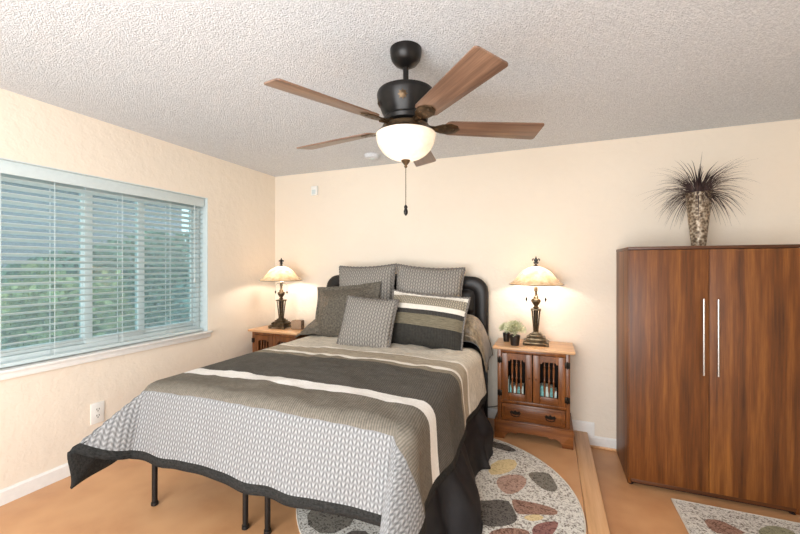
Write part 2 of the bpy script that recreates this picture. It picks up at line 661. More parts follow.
# window
win = structure(empty('window_1', (XL, WY0, WZ0)), 'three-light white sliding window behind the blind')
wl, wh = WY1 - WY0, WZ1 - WZ0
bm = new()
xo = -0.155
for lo, hi in (((xo, 0, 0), (xo + 0.06, wl, 0.055)), ((xo, 0, wh - 0.055), (xo + 0.06, wl, wh)), ((xo, 0, 0.055), (xo + 0.06, 0.05, wh - 0.055)), ((xo, wl - 0.05, 0.055), (xo + 0.06, wl, wh - 0.055))):
    box(bm, lo, hi, 0.004)
mk(bm, 'window_frame', M['vinyl'], win)
mull = [1.585 - WY0, 1.95 - WY0]
edges_y = [0.05] + mull + [wl - 0.05]
for i in range(3):
    y0, y1 = edges_y[i], edges_y[i + 1]
    g = -0.145 if i != 1 else -0.125
    bm = new()
    for lo, hi in (((g, y0 - 0.015, 0.056), (g + 0.03, y1 + 0.015, 0.095)), ((g, y0 - 0.015, wh - 0.095), (g + 0.03, y1 + 0.015, wh - 0.056)), ((g, y0 - 0.022 if i else y0, 0.095), (g + 0.03, y0 + 0.028, wh - 0.095)), ((g, y1 - 0.028, 0.095), (g + 0.03, y1 + 0.022 if i < 2 else y1, wh - 0.095))):
        box(bm, lo, hi, 0.003)
    sash = mk(bm, 'window_sash', M['vinyl'], win)
    bm = new()
    box(bm, (g + 0.012, y0 + 0.028, 0.095), (g + 0.017, y1 - 0.028, wh - 0.095))
    mk(bm, 'window_pane', M['glass'], sash, smooth=False)
bm = new()
box(bm, (XL - 0.10, WY0 - 0.0, WZ0 - 0.05), (XL, WY1, WZ0), 0)
box(bm, (XL, WY0 - 0.02, WZ0 - 0.012), (XL + 0.035, WY1 + 0.022, WZ0 + 0.004), 0.004)
box(bm, (XL, WY0 - 0.02, WZ0 - 0.052), (XL + 0.018, WY1 + 0.016, WZ0 - 0.012), 0.004)
structure(mk(bm, 'trim_4', M['trim']), 'white window sill with apron')
bm = new()
box(bm, (XL - 0.09, WY1 - 0.006, WZ0), (XL - 0.001, WY1, WZ1))
box(bm, (XL - 0.09, WY0, WZ0), (XL - 0.001, WY0 + 0.006, WZ1))
box(bm, (XL - 0.09, WY0 + 0.006, WZ1 - 0.006), (XL - 0.001, WY1 - 0.006, WZ1))
structure(mk(bm, 'trim_5', M['vinyl'], smooth=False), 'white jamb lining of the window')

# blind
bl = tag(empty('window_blind', (XL - 0.062, 0, WZ1)), 'white horizontal slat blind with cords hanging inside the window opening', 'blind')
bm = new()
y0, y1 = WY0 + 0.012, WY1 - 0.014
box(bm, (-0.025, y0, -0.06), (0.028, y1, -0.007), 0.004)
box(bm, (0.028, y0, -0.083), (0.038, y1, -0.006), 0.003)
mk(bm, 'headrail', M['blind'], bl)
bm = new()
pitch = 0.0435
nsl = 24
tilt = R(-18)
zs = []
for k in range(nsl):
    z = -0.11 - k * pitch
    zs.append(z)
    prof = []
    for q in range(5):
        t = (q / 4 - 0.5)
        xx = t * 0.05
        zz = 0.0025 * (1 - (2 * t) ** 2)
        prof.append((xx * math.cos(tilt) - zz * math.sin(tilt), -xx * math.sin(tilt) + zz * math.cos(tilt)))
    up = [[bm.verts.new((p[0], y, z + p[1] + 0.0013)) for p in prof] for y in (y0 + 0.004, y1 - 0.004)]
    dn = [[bm.verts.new((p[0], y, z + p[1] - 0.0013)) for p in prof] for y in (y0 + 0.004, y1 - 0.004)]
    for q in range(4):
        bm.faces.new((up[0][q], up[0][q + 1], up[1][q + 1], up[1][q]))
        bm.faces.new((dn[0][q + 1], dn[0][q], dn[1][q], dn[1][q + 1]))
    for e in (0, 1):
        bm.faces.new(up[e] + list(reversed(dn[e])))
    for q in (0, 4):
        bm.faces.new((up[0][q], up[1][q], dn[1][q], dn[0][q]))
mk(bm, 'slat_panel', M['blind'], bl)
bm = new()
zb = zs[-1] - 0.03
box(bm, (-0.025, y0 + 0.003, -(WZ1 - WZ0) + 0.006), (0.025, y1 - 0.003, -(WZ1 - WZ0) + 0.028), 0.004)
mk(bm, 'bottom_rail', M['blind'], bl)
for yy in (0.72, 1.12, 1.37, 1.77, 2.14, 2.40):
    bm = new()
    for sx in (-0.026, 0.027):
        tube(bm, [(sx, yy, -0.06), (sx, yy, -(WZ1 - WZ0) + 0.02)], 0.0018, 6)
    mk(bm, 'ladder_cord', M['blind'], bl)
bm = new()
tube(bm, [(0.036, 2.36, -0.08), (0.036, 2.36, -0.72)], 0.0025, 6)
lathe(bm, [(0.004, -0.76), (0.009, -0.75), (0.006, -0.72)], 10, (0.036, 2.36, 0))
mk(bm, 'pull_cord', M['blind'], bl)

# outside
rnd = random.Random(4)
bm = new()
box(bm, (-16, -6, -0.6), (XL - 0.165, 12, -0.45))
structure(mk(bm, 'ground', M['lawn'], smooth=False), 'lawn outside the window')


def shrub(name, label, cat, loc, rx, rz, n, mat, trunk=0.0, seed=1):
    rn = random.Random(seed)
    o = empty(name, loc)
    bm = new()
    for _ in range(n):
        d = Vector((rn.gauss(0, 1), rn.gauss(0, 1), rn.gauss(0, 1))).normalized()
        k = rn.random() ** 0.4
        nz = 0.8 + 0.35 * noise.noise(d * 2.2 + Vector((seed, 0, 0)))
        p = Vector((d.x * rx * k * nz, d.y * rx * k * nz, trunk + rz + d.z * rz * k * nz))
        if p.z < 0.02:
            p.z = 0.02 + rn.random() * 0.1
        a = Vector((rn.gauss(0, 1), rn.gauss(0, 1), rn.gauss(0, 1))).normalized()
        b = a.orthogonal().normalized()
        L = rn.uniform(0.05, 0.11)
        bm.faces.new([bm.verts.new(p + v) for v in (-a * L, b * L * 0.4, a * L, -b * L * 0.4)])
    mk(bm, 'foliage', mat, o, smooth=False)
    bm = new()
    tube(bm, [(0, 0, 0), (0.03, 0.02, (trunk + rz) * 0.5), (0, 0, trunk + rz)], lambda t: 0.06 * (1 - 0.6 * t), 8)
    for k in range(5):
        a = k * 1.26
        tube(bm, [(0, 0, trunk + rz * 0.3), (math.cos(a) * rx * 0.5, math.sin(a) * rx * 0.5, trunk + rz * 1.1)], lambda t: 0.025 * (1 - 0.6 * t), 6)
    mk(bm, 'trunk', M['bark'], o)
    return tag(o, label, cat)


shrub('garden_shrub', 'blue-green garden shrub outside the end of the window by the corner', 'shrub', (-4.9, 4.75, -0.45), 1.15, 1.05, 6000, M['leaf_c'], 0, 11)
shrub('garden_shrub', 'yellow-green bushy shrub outside the middle of the window', 'shrub', (-6.9, 3.3, -0.45), 1.15, 1.0, 6000, M['leaf_b'], 0, 12)
shrub('garden_shrub', 'dark green dense shrub outside the cut-off end of the window', 'shrub', (-5.3, 1.1, -0.45), 1.05, 0.8, 5000, M['leaf_a'], 0, 13)
shrub('garden_tree', 'leafy tree standing outside beyond the shrubs', 'tree', (-7.6, 8.6, -0.45), 2.0, 1.6, 7500, M['leaf_c'], 0.8, 14)
rnh = random.Random(31)
bm = new()
for _ in range(16000):
    y = rnh.uniform(-3, 17)
    top = 1.5 + 0.4 * noise.noise(Vector((y * 0.6, 3.1, 0))) + 0.25 * noise.noise(Vector((y * 2.1, 7.1, 0))) + max(0, min(1, (y - 5) / 4)) * 1.2
    p = Vector((-11.6 + rnh.gauss(0, 0.35), y, -0.43 + (top + 0.43) * rnh.random() ** 0.8))
    a = Vector((rnh.gauss(0, 1), rnh.gauss(0, 1), rnh.gauss(0, 1))).normalized()
    b = a.orthogonal().normalized()
    L_ = rnh.uniform(0.08, 0.17)
    bm.faces.new([bm.verts.new(p + v) for v in (-a * L_, b * L_ * 0.5, a * L_, -b * L_ * 0.5)])
hd = mk(bm, 'garden_hedge', M['leaf_a'], smooth=False)
tag(hd, 'long clipped green hedge at the back of the garden outside the window', 'hedge')
hd['kind'] = 'stuff'
hs = tag(empty('house', (-15.5, 4.0, -0.45)), 'lavender-grey neighbouring house with a shallow roof beyond the hedge', 'house')
bm = new()
box(bm, (-3.0, -8, 0), (0, 8, 4.6))
mk(bm, 'house_wall', M['stucco'], hs, smooth=False)
bm = new()
prism(bm, [(0.5, 4.55), (0.5, 4.7), (-1.5, 5.5), (-3.5, 4.7), (-3.5, 4.55)], -8.4, 8.4, 'XZ')
mk(bm, 'roof', M['bark'], hs, smooth=False)

# ------------------------------------------------------------------ rugs


def rounded(poly, k=2):
    for _ in range(k):
        out = []
        n = len(poly)
        for i in range(n):
            a, b = poly[i], poly[(i + 1) % n]
            out.append((a[0] * 0.75 + b[0] * 0.25, a[1] * 0.75 + b[1] * 0.25))
            out.append((a[0] * 0.25 + b[0] * 0.75, a[1] * 0.25 + b[1] * 0.75))
        poly = out
    return poly


def stones(bm, lst, z):
    for mi, poly in lst:
        f = bm.faces.new([bm.verts.new((x, y, z)) for x, y in rounded(poly, 1)])
        f.material_index = mi
        if f.normal.z < 0:
            f.normal_flip()


RM = [M['rug'], M['st_dark'], M['st_grey'], M['st_pink'], M['st_brown'], M['st_mauve'], M['st_sand'], M['st_green']]
ca_, sa_ = math.cos(YAW), math.sin(YAW)


def on_floor(px, py, z):      # reference measurement -> place on the floor
    u = (px - 400) / 373.0
    d = Vector((-sa_ + u * ca_, ca_ + u * sa_, -(py - 265.5) / 373.0))
    t = (z - 1.46) / d.z
    return (d.x * t, d.y * t)


RC, RR = (-0.64, 2.17), 0.805
zz = lambda pts: [on_floor(470 + x / 5.685, 440 + y / 5.685, PZ + 0.01) for x, y in pts]
rug = tag(empty('round_rug', (RC[0], RC[1], PZ)), 'round speckled rug with grey, rose and sand stone shapes beneath the bed side', 'rug')
bm = new()
ST = [
    (6, zz([(130, 120), (250, 105), (275, 150), (200, 195), (95, 200)])),
    (3, zz([(145, 230), (190, 200), (290, 196), (330, 235), (290, 290), (220, 315), (165, 280)])),
    (2, zz([(325, 195), (355, 183), (445, 186), (485, 240), (502, 288), (440, 296), (370, 248)])),
    (1, zz([(15, 352), (212, 335), (245, 390), (275, 450), (235, 485), (120, 497), (55, 475), (15, 430)])),
    (4, zz([(235, 335), (300, 345), (430, 372), (500, 400), (495, 430), (400, 425), (310, 425), (270, 422), (245, 385)])),
    (6, zz([(295, 437), (380, 420), (425, 440), (400, 458), (340, 464)])),
    (5, zz([(350, 500), (400, 470), (505, 460), (495, 505), (450, 560), (360, 560)])),
    (4, zz([(100, 525), (200, 498), (300, 505), (345, 525), (320, 570), (120, 580)])),
    (1, zz([(90, 0), (200, 25), (275, 62), (230, 70), (130, 42), (80, 25)])),
    (2, [(-1.20, 1.62), (-1.02, 1.56), (-0.93, 1.72), (-1.05, 1.86), (-1.22, 1.80)]),
    (1, [(-1.00, 1.50), (-0.82, 1.42), (-0.74, 1.60), (-0.9, 1.70)]),
    (3, [(-1.3, 2.0), (-1.1, 1.95), (-1.05, 2.15), (-1.25, 2.25)]),
    (4, [(-0.7, 1.5), (-0.5, 1.45), (-0.45, 1.62), (-0.62, 1.7)]),
    (2, [(-1.2, 2.4), (-0.95, 2.35), (-0.9, 2.6), (-1.1, 2.65)]),
    (6, [(-0.85, 2.05), (-0.65, 2.0), (-0.62, 2.2), (-0.8, 2.25)]),
    (5, [(-0.3, 1.55), (-0.15, 1.6), (-0.14, 1.75), (-0.28, 1.72)]),
]
lathe(bm, [(RR, 0.0005), (RR, 0.007), (RR - 0.006, 0.010)], 96, (0, 0, 0))
stones(bm, [(mi, [(x - RC[0], y - RC[1]) for x, y in p]) for mi, p in ST], 0.0112)
mk(bm, 'pile', RM, rug, smooth=False)
bm = new()
tube(bm, [((RR + 0.003) * math.cos(i * 2 * math.pi / 96), (RR + 0.003) * math.sin(i * 2 * math.pi / 96), 0.0055) for i in range(96)], 0.0052, 6, closed=True)
mk(bm, 'rug_binding', M['rug_edge'], rug)

rx0, ry1 = 0.70, 2.79
rug2 = tag(empty('area_rug', (rx0, ry1, 0)), 'straight-edged speckled rug with stone shapes on the floor before the wardrobe', 'rug')
bm = new()
box(bm, (0.008, -1.7, 0.0005), (0.80, -0.008, 0.010), 0.003)
w2 = lambda pts: [(x - rx0, y - ry1) for x, y in (on_floor(640 + a / 5.0, 460 + b / 5.0, 0.01) for a, b in pts)]
stones(bm, [
    (4, w2([(315, 295), (400, 300), (490, 345), (540, 372), (400, 375), (345, 345)])),
    (7, w2([(590, 348), (650, 325), (740, 345), (790, 375), (700, 395), (600, 380)])),
    (1, w2([(560, 420), (700, 410), (760, 470), (600, 500)])),
    (3, [(0.12, -0.75), (0.32, -0.72), (0.36, -0.92), (0.16, -0.95)]),
    (2, [(0.45, -1.0), (0.66, -0.98), (0.7, -1.2), (0.48, -1.22)]),
], 0.0112)
mk(bm, 'pile', RM, rug2, smooth=False)
bm = new()
tube(bm, [(0.004, -1.70, 0.006), (0.004, -0.004, 0.006), (0.80, -0.004, 0.006)], 0.0055, 6)
mk(bm, 'rug_binding', M['rug_edge'], rug2)

# ------------------------------------------------------------------ bed
BX0, BX1, BY0, BY1 = -2.075, -0.555, 1.385, 3.24
BCX = (BX0 + BX1) / 2
FZ = 0.43          # top of the metal frame
bed = tag(empty('bed', (BCX, 2.3, PZ)), 'wide bed with a black padded headboard on a black metal frame', 'bed')
ox, oy, oz = BCX, 2.3, PZ


def L(p):
    return (p[0] - ox, p[1] - oy, p[2] - oz)


def lbox(bm, lo, hi, bev=0.0, mi=0, seg=2):
    box(bm, L(lo), L(hi), bev, mi, seg)


bm = new()
for lo, hi in (((BX0 + 0.01, BY0 + 0.01, FZ - 0.04), (BX1 - 0.01, BY0 + 0.04, FZ)), ((BX0 + 0.01, BY1 - 0.04, FZ - 0.04), (BX1 - 0.01, BY1 - 0.01, FZ)),
               ((BX0 + 0.01, BY0 + 0.04, FZ - 0.04), (BX0 + 0.04, BY1 - 0.04, FZ)), ((BX1 - 0.04, BY0 + 0.04, FZ - 0.04), (BX1 - 0.01, BY1 - 0.04, FZ)),
               ((-1.395, BY0 + 0.04, FZ - 0.04), (-1.365, BY1 - 0.04, FZ))):
    lbox(bm, lo, hi, 0.003)
for k in range(9):
    y = BY0 + 0.15 + k * 0.2
    tube(bm, [L((BX0 + 0.03, y, FZ - 0.012)), L((BX1 - 0.03, y, FZ - 0.012))], 0.006, 6)
tube(bm, [L((BX0 + 0.04, BY0 + 0.07, FZ - 0.07)), L((BX1 - 0.04, BY0 + 0.07, FZ - 0.07))], 0.008, 8)
mk(bm, 'bed_frame', M['black_metal'], bed)
for x, y in ((-2.06, 1.43), (-1.445, 1.475), (-1.316, 1.49), (-0.60, 1.43), (-2.06, 3.15), (-0.60, 3.15), (-1.38, 3.15), (-1.38, 2.3), (-2.04, 2.3), (-0.60, 2.3)):
    bm = new()
    tube(bm, [L((x, y, PZ + 0.012)), L((x, y, FZ - 0.03))], 0.0145, 12)
    lathe(bm, [(0.016, 0.0005), (0.019, 0.004), (0.018, 0.02), (0.0145, 0.022)], 12, (x - ox, y - oy, 0))
    mk(bm, 'leg', M['black_metal'], bed)
bm = new()
lbox(bm, (BX0, BY0, FZ + 0.002), (BX1, BY1, 0.795), 0.05, 0, 4)
mk(bm, 'mattress', M['black_cloth'], bed)
# headboard
HX0, HX1, HY, HZ = -2.135, -0.498, 3.255, 1.362


def arch(x0, x1, z0, z1, r, rise=0.0, n=8):
    pts = [(x0, z0), (x1, z0)]
    for i in range(n + 1):
        a = i / n * math.pi / 2
        pts.append((x1 - r + r * math.cos(a), z1 - r + r * math.sin(a)))
    for i in range(1, 9):
        t = i / 9
        pts.append((x1 - r - (x1 - x0 - 2 * r) * t, z1 + rise * math.sin(math.pi * t)))
    for i in range(n + 1):
        a = math.pi / 2 + i / n * math.pi / 2
        pts.append((x0 + r + r * math.cos(a), z1 - r + r * math.sin(a)))
    return pts


def loc2(pts):
    return [(x - ox, z - oz) for x, z in pts]


hb = None
bm = new()
prism(bm, loc2(arch(HX0, HX1, 0.55, HZ, 0.14, 0.02)), HY + 0.02 - oy, HY + 0.07 - oy, 'XZ', 0, 0.012)
hb = mk(bm, 'headboard', M['leather'], bed)
# padded border roll: outline swept
bm = new()
outer = arch(HX0, HX1, 0.56, HZ, 0.14, 0.02)
inner = arch(HX0 + 0.115, HX1 - 0.115, 0.56, HZ - 0.115, 0.06, 0.015)
ringsv = []
NB = 8
for a_, b_ in zip(outer, inner):
    row = []
    for k in range(NB + 1):
        t = k / NB
        x = a_[0] + (b_[0] - a_[0]) * t
        z = a_[1] + (b_[1] - a_[1]) * t
        row.append(bm.verts.new(L((x, HY + 0.022 - 0.026 * math.sin(math.pi * t) ** 0.5, z))))
    ringsv.append(row)
for i in range(1, len(ringsv)):
    A, B = ringsv[i], ringsv[(i + 1) % len(ringsv)]
    for k in range(NB):
        bm.faces.new((A[k], A[k + 1], B[k + 1], B[k]))
mk(bm, 'border_padding', M['leather'], hb)
px0, px1, pz0, pz1 = HX0 + 0.115, HX1 - 0.115, 0.62, HZ - 0.118
nx, nz_ = 5, 3
for i in range(nx):
    for j in range(nz_):
        if j == 0:
            continue
        bm = new()
        x0 = px0 + (px1 - px0) * i / nx
        x1 = px0 + (px1 - px0) * (i + 1) / nx
        z0 = pz0 + (pz1 - pz0) * j / nz_
        z1 = pz0 + (pz1 - pz0) * (j + 1) / nz_
        G = 10
        g = [[bm.verts.new(L((x0 + (x1 - x0) * a / G, HY + 0.021 - 0.035 * (max(0, (1 - (2 * a / G - 1) ** 4) * (1 - (2 * b / G - 1) ** 4))) ** 0.5, z0 + (z1 - z0) * b / G))) for b in range(G + 1)] for a in range(G + 1)]
        for a in range(G):
            for b in range(G):
                bm.faces.new((g[a][b], g[a + 1][b], g[a + 1][b + 1], g[a][b + 1]))
        mk(bm, 'tufted_panel', M['leather'], hb)
for x in (HX0 + 0.05, HX1 - 0.05):
    bm = new()
    lbox(bm, (x - 0.045, HY + 0.02, PZ + 0.0005), (x + 0.045, HY + 0.06, 0.56), 0.006)
    mk(bm, 'headboard_post', M['leather'], bed)

# comforter ---------------------------------------------------------
CX0, CX1, CYF, CYH = BX0 + 0.03, BX1 - 0.03, 1.45, 2.93
CT = 0.812
RAD = 0.085
LS, LF = 0.425, 0.425


def hang(r, psi):
    """distance r over the edge -> (outward, down); ends at angle psi from the vertical"""
    amax = math.pi / 2 - psi
    arc = RAD * amax
    if r < arc:
        th = r / RAD
        return RAD * math.sin(th), RAD * (1 - math.cos(th))
    return RAD * math.sin(amax) + (r - arc) * math.sin(psi), RAD * (1 - math.cos(amax)) + (r - arc) * math.cos(psi)


# corner folds: (fraction of the way from side to foot, heading, angle from the vertical)
FLAPS = {-1: [(0, 180, 6), (0.3, 226, 20), (0.5, 246, 37), (0.72, 252, 56), (1, 270, 12)],
         1: [(0, 0, 6), (0.3, -52, 24), (0.52, -78, 38), (0.75, -85, 34), (1, -90, 12)]}


def fold(tab, q):
    for (q0, a0, p0), (q1, a1, p1) in zip(tab, tab[1:]):
        if q <= q1:
            k = (q - q0) / (q1 - q0)
            k2 = k * k * (3 - 2 * k)
            return R(a0 + (a1 - a0) * (0.5 * k + 0.5 * k2)), R(p0 + (p1 - p0) * (0.5 * k + 0.5 * k2))
    return R(tab[-1][1]), R(tab[-1][2])


def cloth(s, t):
    """s across (0 at the middle), t along from the head; returns a point"""
    half = (CX1 - CX0) / 2
    cx = (CX0 + CX1) / 2
    a = abs(s) - half
    sg = 1 if s > 0 else -1
    b = t - (CYH - CYF)
    y = CYH - t
    crown = 0.018 * (1 - (min(abs(s), half) / half) ** 2)
    if a <= 0 and b <= 0:
        n = noise.noise(Vector((s * 5, t * 7, 1.3))) * 0.009 + noise.noise(Vector((s * 13 + t * 3, t * 20, 5))) * 0.008
        n += noise.noise(Vector((s * 8 + 3, t * 10, 9))) * 0.013 * max(0.0, 1 - t / 0.85)
        p = Vector((cx + s, y, CT + crown + n))
    elif b <= 0:
        o, d = hang(a, R(6))
        wv = math.sin(t * 7.0 + 1.0) * 0.018 + math.sin(t * 17 + 2) * 0.007
        k = min(1, a / LS)
        p = Vector((cx + sg * (half + o + wv * k), y + 0.012 * math.sin(t * 9) * k, CT - d))
    elif a <= 0:
        o, d = hang(b, R(12))
        wv = math.sin(s * 6.5 + 0.6) * 0.009 + math.sin(s * 15 + 2) * 0.006 + math.sin(s * 31) * 0.003
        k = min(1, b / LF)
        p = Vector((cx + s, CYF - o - wv * k, CT + crown * (1 - k) - d - 0.005 * math.sin(s * 8) * k - 0.004 * math.sin(s * 23 + 1) * k))
    else:
        r = math.hypot(a, b)
        ph = math.atan2(b, a)
        q = ph / (math.pi / 2)
        w = math.sin(2 * ph)
        ang_, psi = fold(FLAPS[sg], q)
        h = Vector((math.cos(ang_), math.sin(ang_)))
        o, d = hang(r, psi)
        k = min(1, r / LS)
        wv = math.sin(CYF * 0 + (CYH - CYF) * 7.0 + 1.0) * 0.018 * (1 - q) * (1 - w) * k
        p = Vector((cx + sg * half + h.x * o + sg * wv, CYF + h.y * o, CT - d))
    nn = noise.noise(Vector((p.x * 9, p.y * 9, p.z * 9))) * 0.006
    return p + Vector((nn, -nn, nn * 0.5))


bm = new()
uvl = bm.loops.layers.uv.new('UVMap')
half = (CX1 - CX0) / 2


def samples(lo, hi, brk, step):
    pts = []
    ks = [lo] + brk + [hi]
    for a_, b_ in zip(ks, ks[1:]):
        n = max(1, int(math.ceil((b_ - a_) / step)))
        pts += [a_ + (b_ - a_) * i / n for i in range(n)]
    return pts + [hi]


SS = samples(-half - LS, half + LS, [-half, half], 0.022)
TT = samples(0, CYH - CYF + LF, [CYH - CYF], 0.022)
grid = [[bm.verts.new(cloth(s, t)) for t in TT] for s in SS]
for i in range(len(SS) - 1):
    for j in range(len(TT) - 1):
        f = bm.faces.new((grid[i][j], grid[i][j + 1], grid[i + 1][j + 1], grid[i + 1][j]))
        for lp, (a_, b_) in zip(f.loops, ((i, j), (i, j + 1), (i + 1, j + 1), (i + 1, j))):
            lp[uvl].uv = (SS[a_], CYH - TT[b_])
        mid_s, mid_t = (SS[i] + SS[i + 1]) / 2, (TT[j] + TT[j + 1]) / 2
        if mid_t > TT[-1] - 0.045 or abs(mid_s) > half + LS - 0.045:
            f.material_index = 1
bm.normal_update()
if sum(f.normal.z for f in bm.faces) < 0:
    bmesh.ops.reverse_faces(bm, faces=bm.faces[:])
me = bpy.data.meshes.new('comforter')
bm.to_mesh(me)
bm.free()
for m_ in (M['comforter'], M['binding']):
    me.materials.append(m_)
for p in me.polygons:
    p.use_smooth = True
comf = bpy.data.objects.new('comforter', me)
COL.objects.link(comf)
sol = comf.modifiers.new('thickness', 'SOLIDIFY')
sol.thickness = 0.014
sol.offset = -1
sol.material_offset = 1
tag(comf, 'grey, olive, white and charcoal striped comforter spread over the bed', 'comforter')

# black bed skirt spilling to the floor
SK = [(1.50, -0.50), (1.70, -0.42), (1.87, -0.35), (2.02, -0.375), (2.23, -0.44), (2.42, -0.41), (2.60, -0.375), (2.80, -0.43), (3.0, -0.50), (3.12, -0.545)]


def interp(tab, y):
    for (a_, va), (b_, vb) in zip(tab, tab[1:]):
        if y <= b_:
            t = (y - a_) / (b_ - a_)
            t = t * t * (3 - 2 * t)
            return va + (vb - va) * t
    return tab[-1][1]


bm = new()
NY, NH = 90, 22
g = []
for i in range(NY + 1):
    y = 1.50 + (3.12 - 1.50) * i / NY
    xb = interp(SK, y)
    row = []
    for k in range(NH + 1):
        t = k / NH
        z = 0.56 * (1 - t) + (PZ + 0.014) * t
        out = t ** 1.15
        fold = (math.sin(y * 21) * 0.030 + math.sin(y * 37 + 1.2 + t * 2) * 0.016 + math.sin(y * 9 + t * 3) * 0.02) * out * (1 - 0.4 * t)
        bulge = 0.05 * math.sin(math.pi * min(1, t * 1.05)) * (0.5 + 0.5 * math.sin(y * 6.5 + 1))
        x = (BX1 + 0.006) * (1 - out) + xb * out + fold + bulge * 0.6
        x = max(x, BX1 + 0.004)
        yy = y + 0.03 * math.sin(y * 25 + t * 4) * out
        x += 0.07 * math.exp(-((y - 2.66) / 0.14) ** 2) * math.exp(-((z - 0.30) / 0.10) ** 2)
        x += 0.05 * math.exp(-((y - 1.95) / 0.16) ** 2) * math.exp(-((z - 0.26) / 0.12) ** 2)
        x += 0.010 * noise.noise(Vector((y * 9, t * 6, 3)))
        x = max(x, BX1 + 0.004)
        zz_ = z + 0.012 * math.sin(y * 30 + t * 7) * t * (1 - t) * 4
        row.append(bm.verts.new((x, yy, zz_)))
    for q in range(1, 5):      # puddled hem rolling back under
        pb = row[NH].co
        row.append(bm.verts.new((pb.x + 0.022 * math.sin(q * 0.8) - 0.016 * q, pb.y + 0.01 * math.sin(y * 40 + q), PZ + 0.014 + 0.005 * math.sin(y * 33 + q * 2) * (q < 4) + (0.004 if q < 4 else 0))))
    g.append(row)
for i in range(NY):
    for k in range(len(g[0]) - 1):
        bm.faces.new((g[i][k], g[i + 1][k], g[i + 1][k + 1], g[i][k + 1]))
skirt = mk(bm, 'bed_skirt', M['black_cloth'])
tag(skirt, 'black cloth bed skirt spilling onto the round rug', 'bed skirt')

# ------------------------------------------------------------------ pillows


def pillow_grid(w, h, T, flange=0.0, n=26, seed=0, bend=None, pinch=0.05):
    bm = new()
    uvl = bm.loops.layers.uv.new('UVMap')
    pts = {}

    def xy(u, v):
        x = w / 2 * u * (1 - pinch * (1 - v * v) * abs(u))
        y = h / 2 * v * (1 - pinch * (1 - u * u) * abs(v))
        return x, y

    def th(u, v):
        uu = min(1, abs(u) * w / (w - 2 * flange)) if flange else abs(u)
        vv = min(1, abs(v) * h / (h - 2 * flange)) if flange else abs(v)
        return T / 2 * (max(0, (1 - uu ** 2.4) * (1 - vv ** 2.4))) ** 0.52

    def warp(u):
        return math.sin(u * math.pi / 2) * 0.55 + u * 0.45

    for side in (1, -1):
        for i in range(n + 1):
            for j in range(n + 1):
                border = i in (0, n) or j in (0, n)
                if border and side == -1:
                    pts[(side, i, j)] = pts[(1, i, j)]
                    continue
                u, v = warp(2 * i / n - 1), warp(2 * j / n - 1)
                x, y = xy(u, v)
                t = th(u, v) + 0.003
                nzv = noise.noise(Vector((x * 7 + seed, y * 7, side * 2.0))) * 0.012 * (t / (T / 2))
                ruff = 0.006 * math.sin((x * 3 + y * 2) * 12 + seed) if flange else 0.0
                z = side * (t if not border else 0.0) + nzv * side + ruff * (1 - min(1, t / 0.02))
                p = Vector((x, y, z))
                if bend:
                    p = bend(p)
                pts[(side, i, j)] = (bm.verts.new(p), (x, y))
        for i in range(n):
            for j in range(n):
                q = [pts[(side, i, j)], pts[(side, i + 1, j)], pts[(side, i + 1, j + 1)], pts[(side, i, j + 1)]]
                if side == -1:
                    q.reverse()
                f = bm.faces.new([x[0] for x in q])
                for lp, x in zip(f.loops, q):
                    lp[uvl].uv = x[1]
    rim = []
    for i in range(n):
        rim.append(pts[(1, i, 0)][0].co.copy())
    for j in range(n):
        rim.append(pts[(1, n, j)][0].co.copy())
    for i in range(n, 0, -1):
        rim.append(pts[(1, i, n)][0].co.copy())
    for j in range(n, 0, -1):
        rim.append(pts[(1, 0, j)][0].co.copy())
    return bm, rim


def pillow(name, label, mat, c, w, h, T, lean, roll=0, yaw=0, flange=0.0, trim=None, seed=0, bend=None, group=None, trim_r=0.011, pinch=0.05):
    bm, rim = pillow_grid(w, h, T, flange, seed=seed, bend=bend, pinch=pinch)
    o = mk(bm, name, mat, smooth=True, ang=80)
    o.matrix_world = Matrix.Translation(c) @ Matrix.Rotation(yaw, 4, 'Z') @ Matrix.Rotation(R(90) - lean, 4, 'X') @ Matrix.Rotation(roll, 4, 'Z')
    if trim:
        bm = new()
        k = len(rim)
        dense = []
        for i in range(k):
            a_, b_ = rim[i], rim[(i + 1) % k]
            dense += [a_, (a_ + b_) / 2]
        tube(bm, dense, lambda t: trim_r * (1 + 0.22 * math.sin(t * 2 * math.pi * 70)), 8, closed=True)
        mk(bm, 'piping', trim, o)
    return tag(o, label, 'pillow', group)


def droop(x0, sgn, k=1.9, zc=0.0):
    def f(p):
        e = max(0.0, sgn * p.x - x0)
        drop = min(k * e * e, 0.5)
        return Vector((p.x - sgn * drop * 0.35, p.y, p.z - drop))
    return f


# bed pillows lying at the two ends under the rest
pillow('bed_pillow', 'shimmering taupe bed pillow drooping over the mattress edge toward the potted plants', M['taupe'], (-0.745, 3.055, 0.945), 0.78, 0.33, 0.21, R(80), 0, 0, 0.02, M['taupe'], 3, droop(0.12, 1, 4.0), trim_r=0.006)
pillow('bed_pillow', 'dark mottled bed pillow whose tip points toward the corner nightstand', M['mottled'], (-1.86, 3.02, 0.90), 0.70, 0.38, 0.15, R(72), 0, 0, 0.02, M['mottled'], 4, droop(0.12, -1, 0.9), trim_r=0.006)
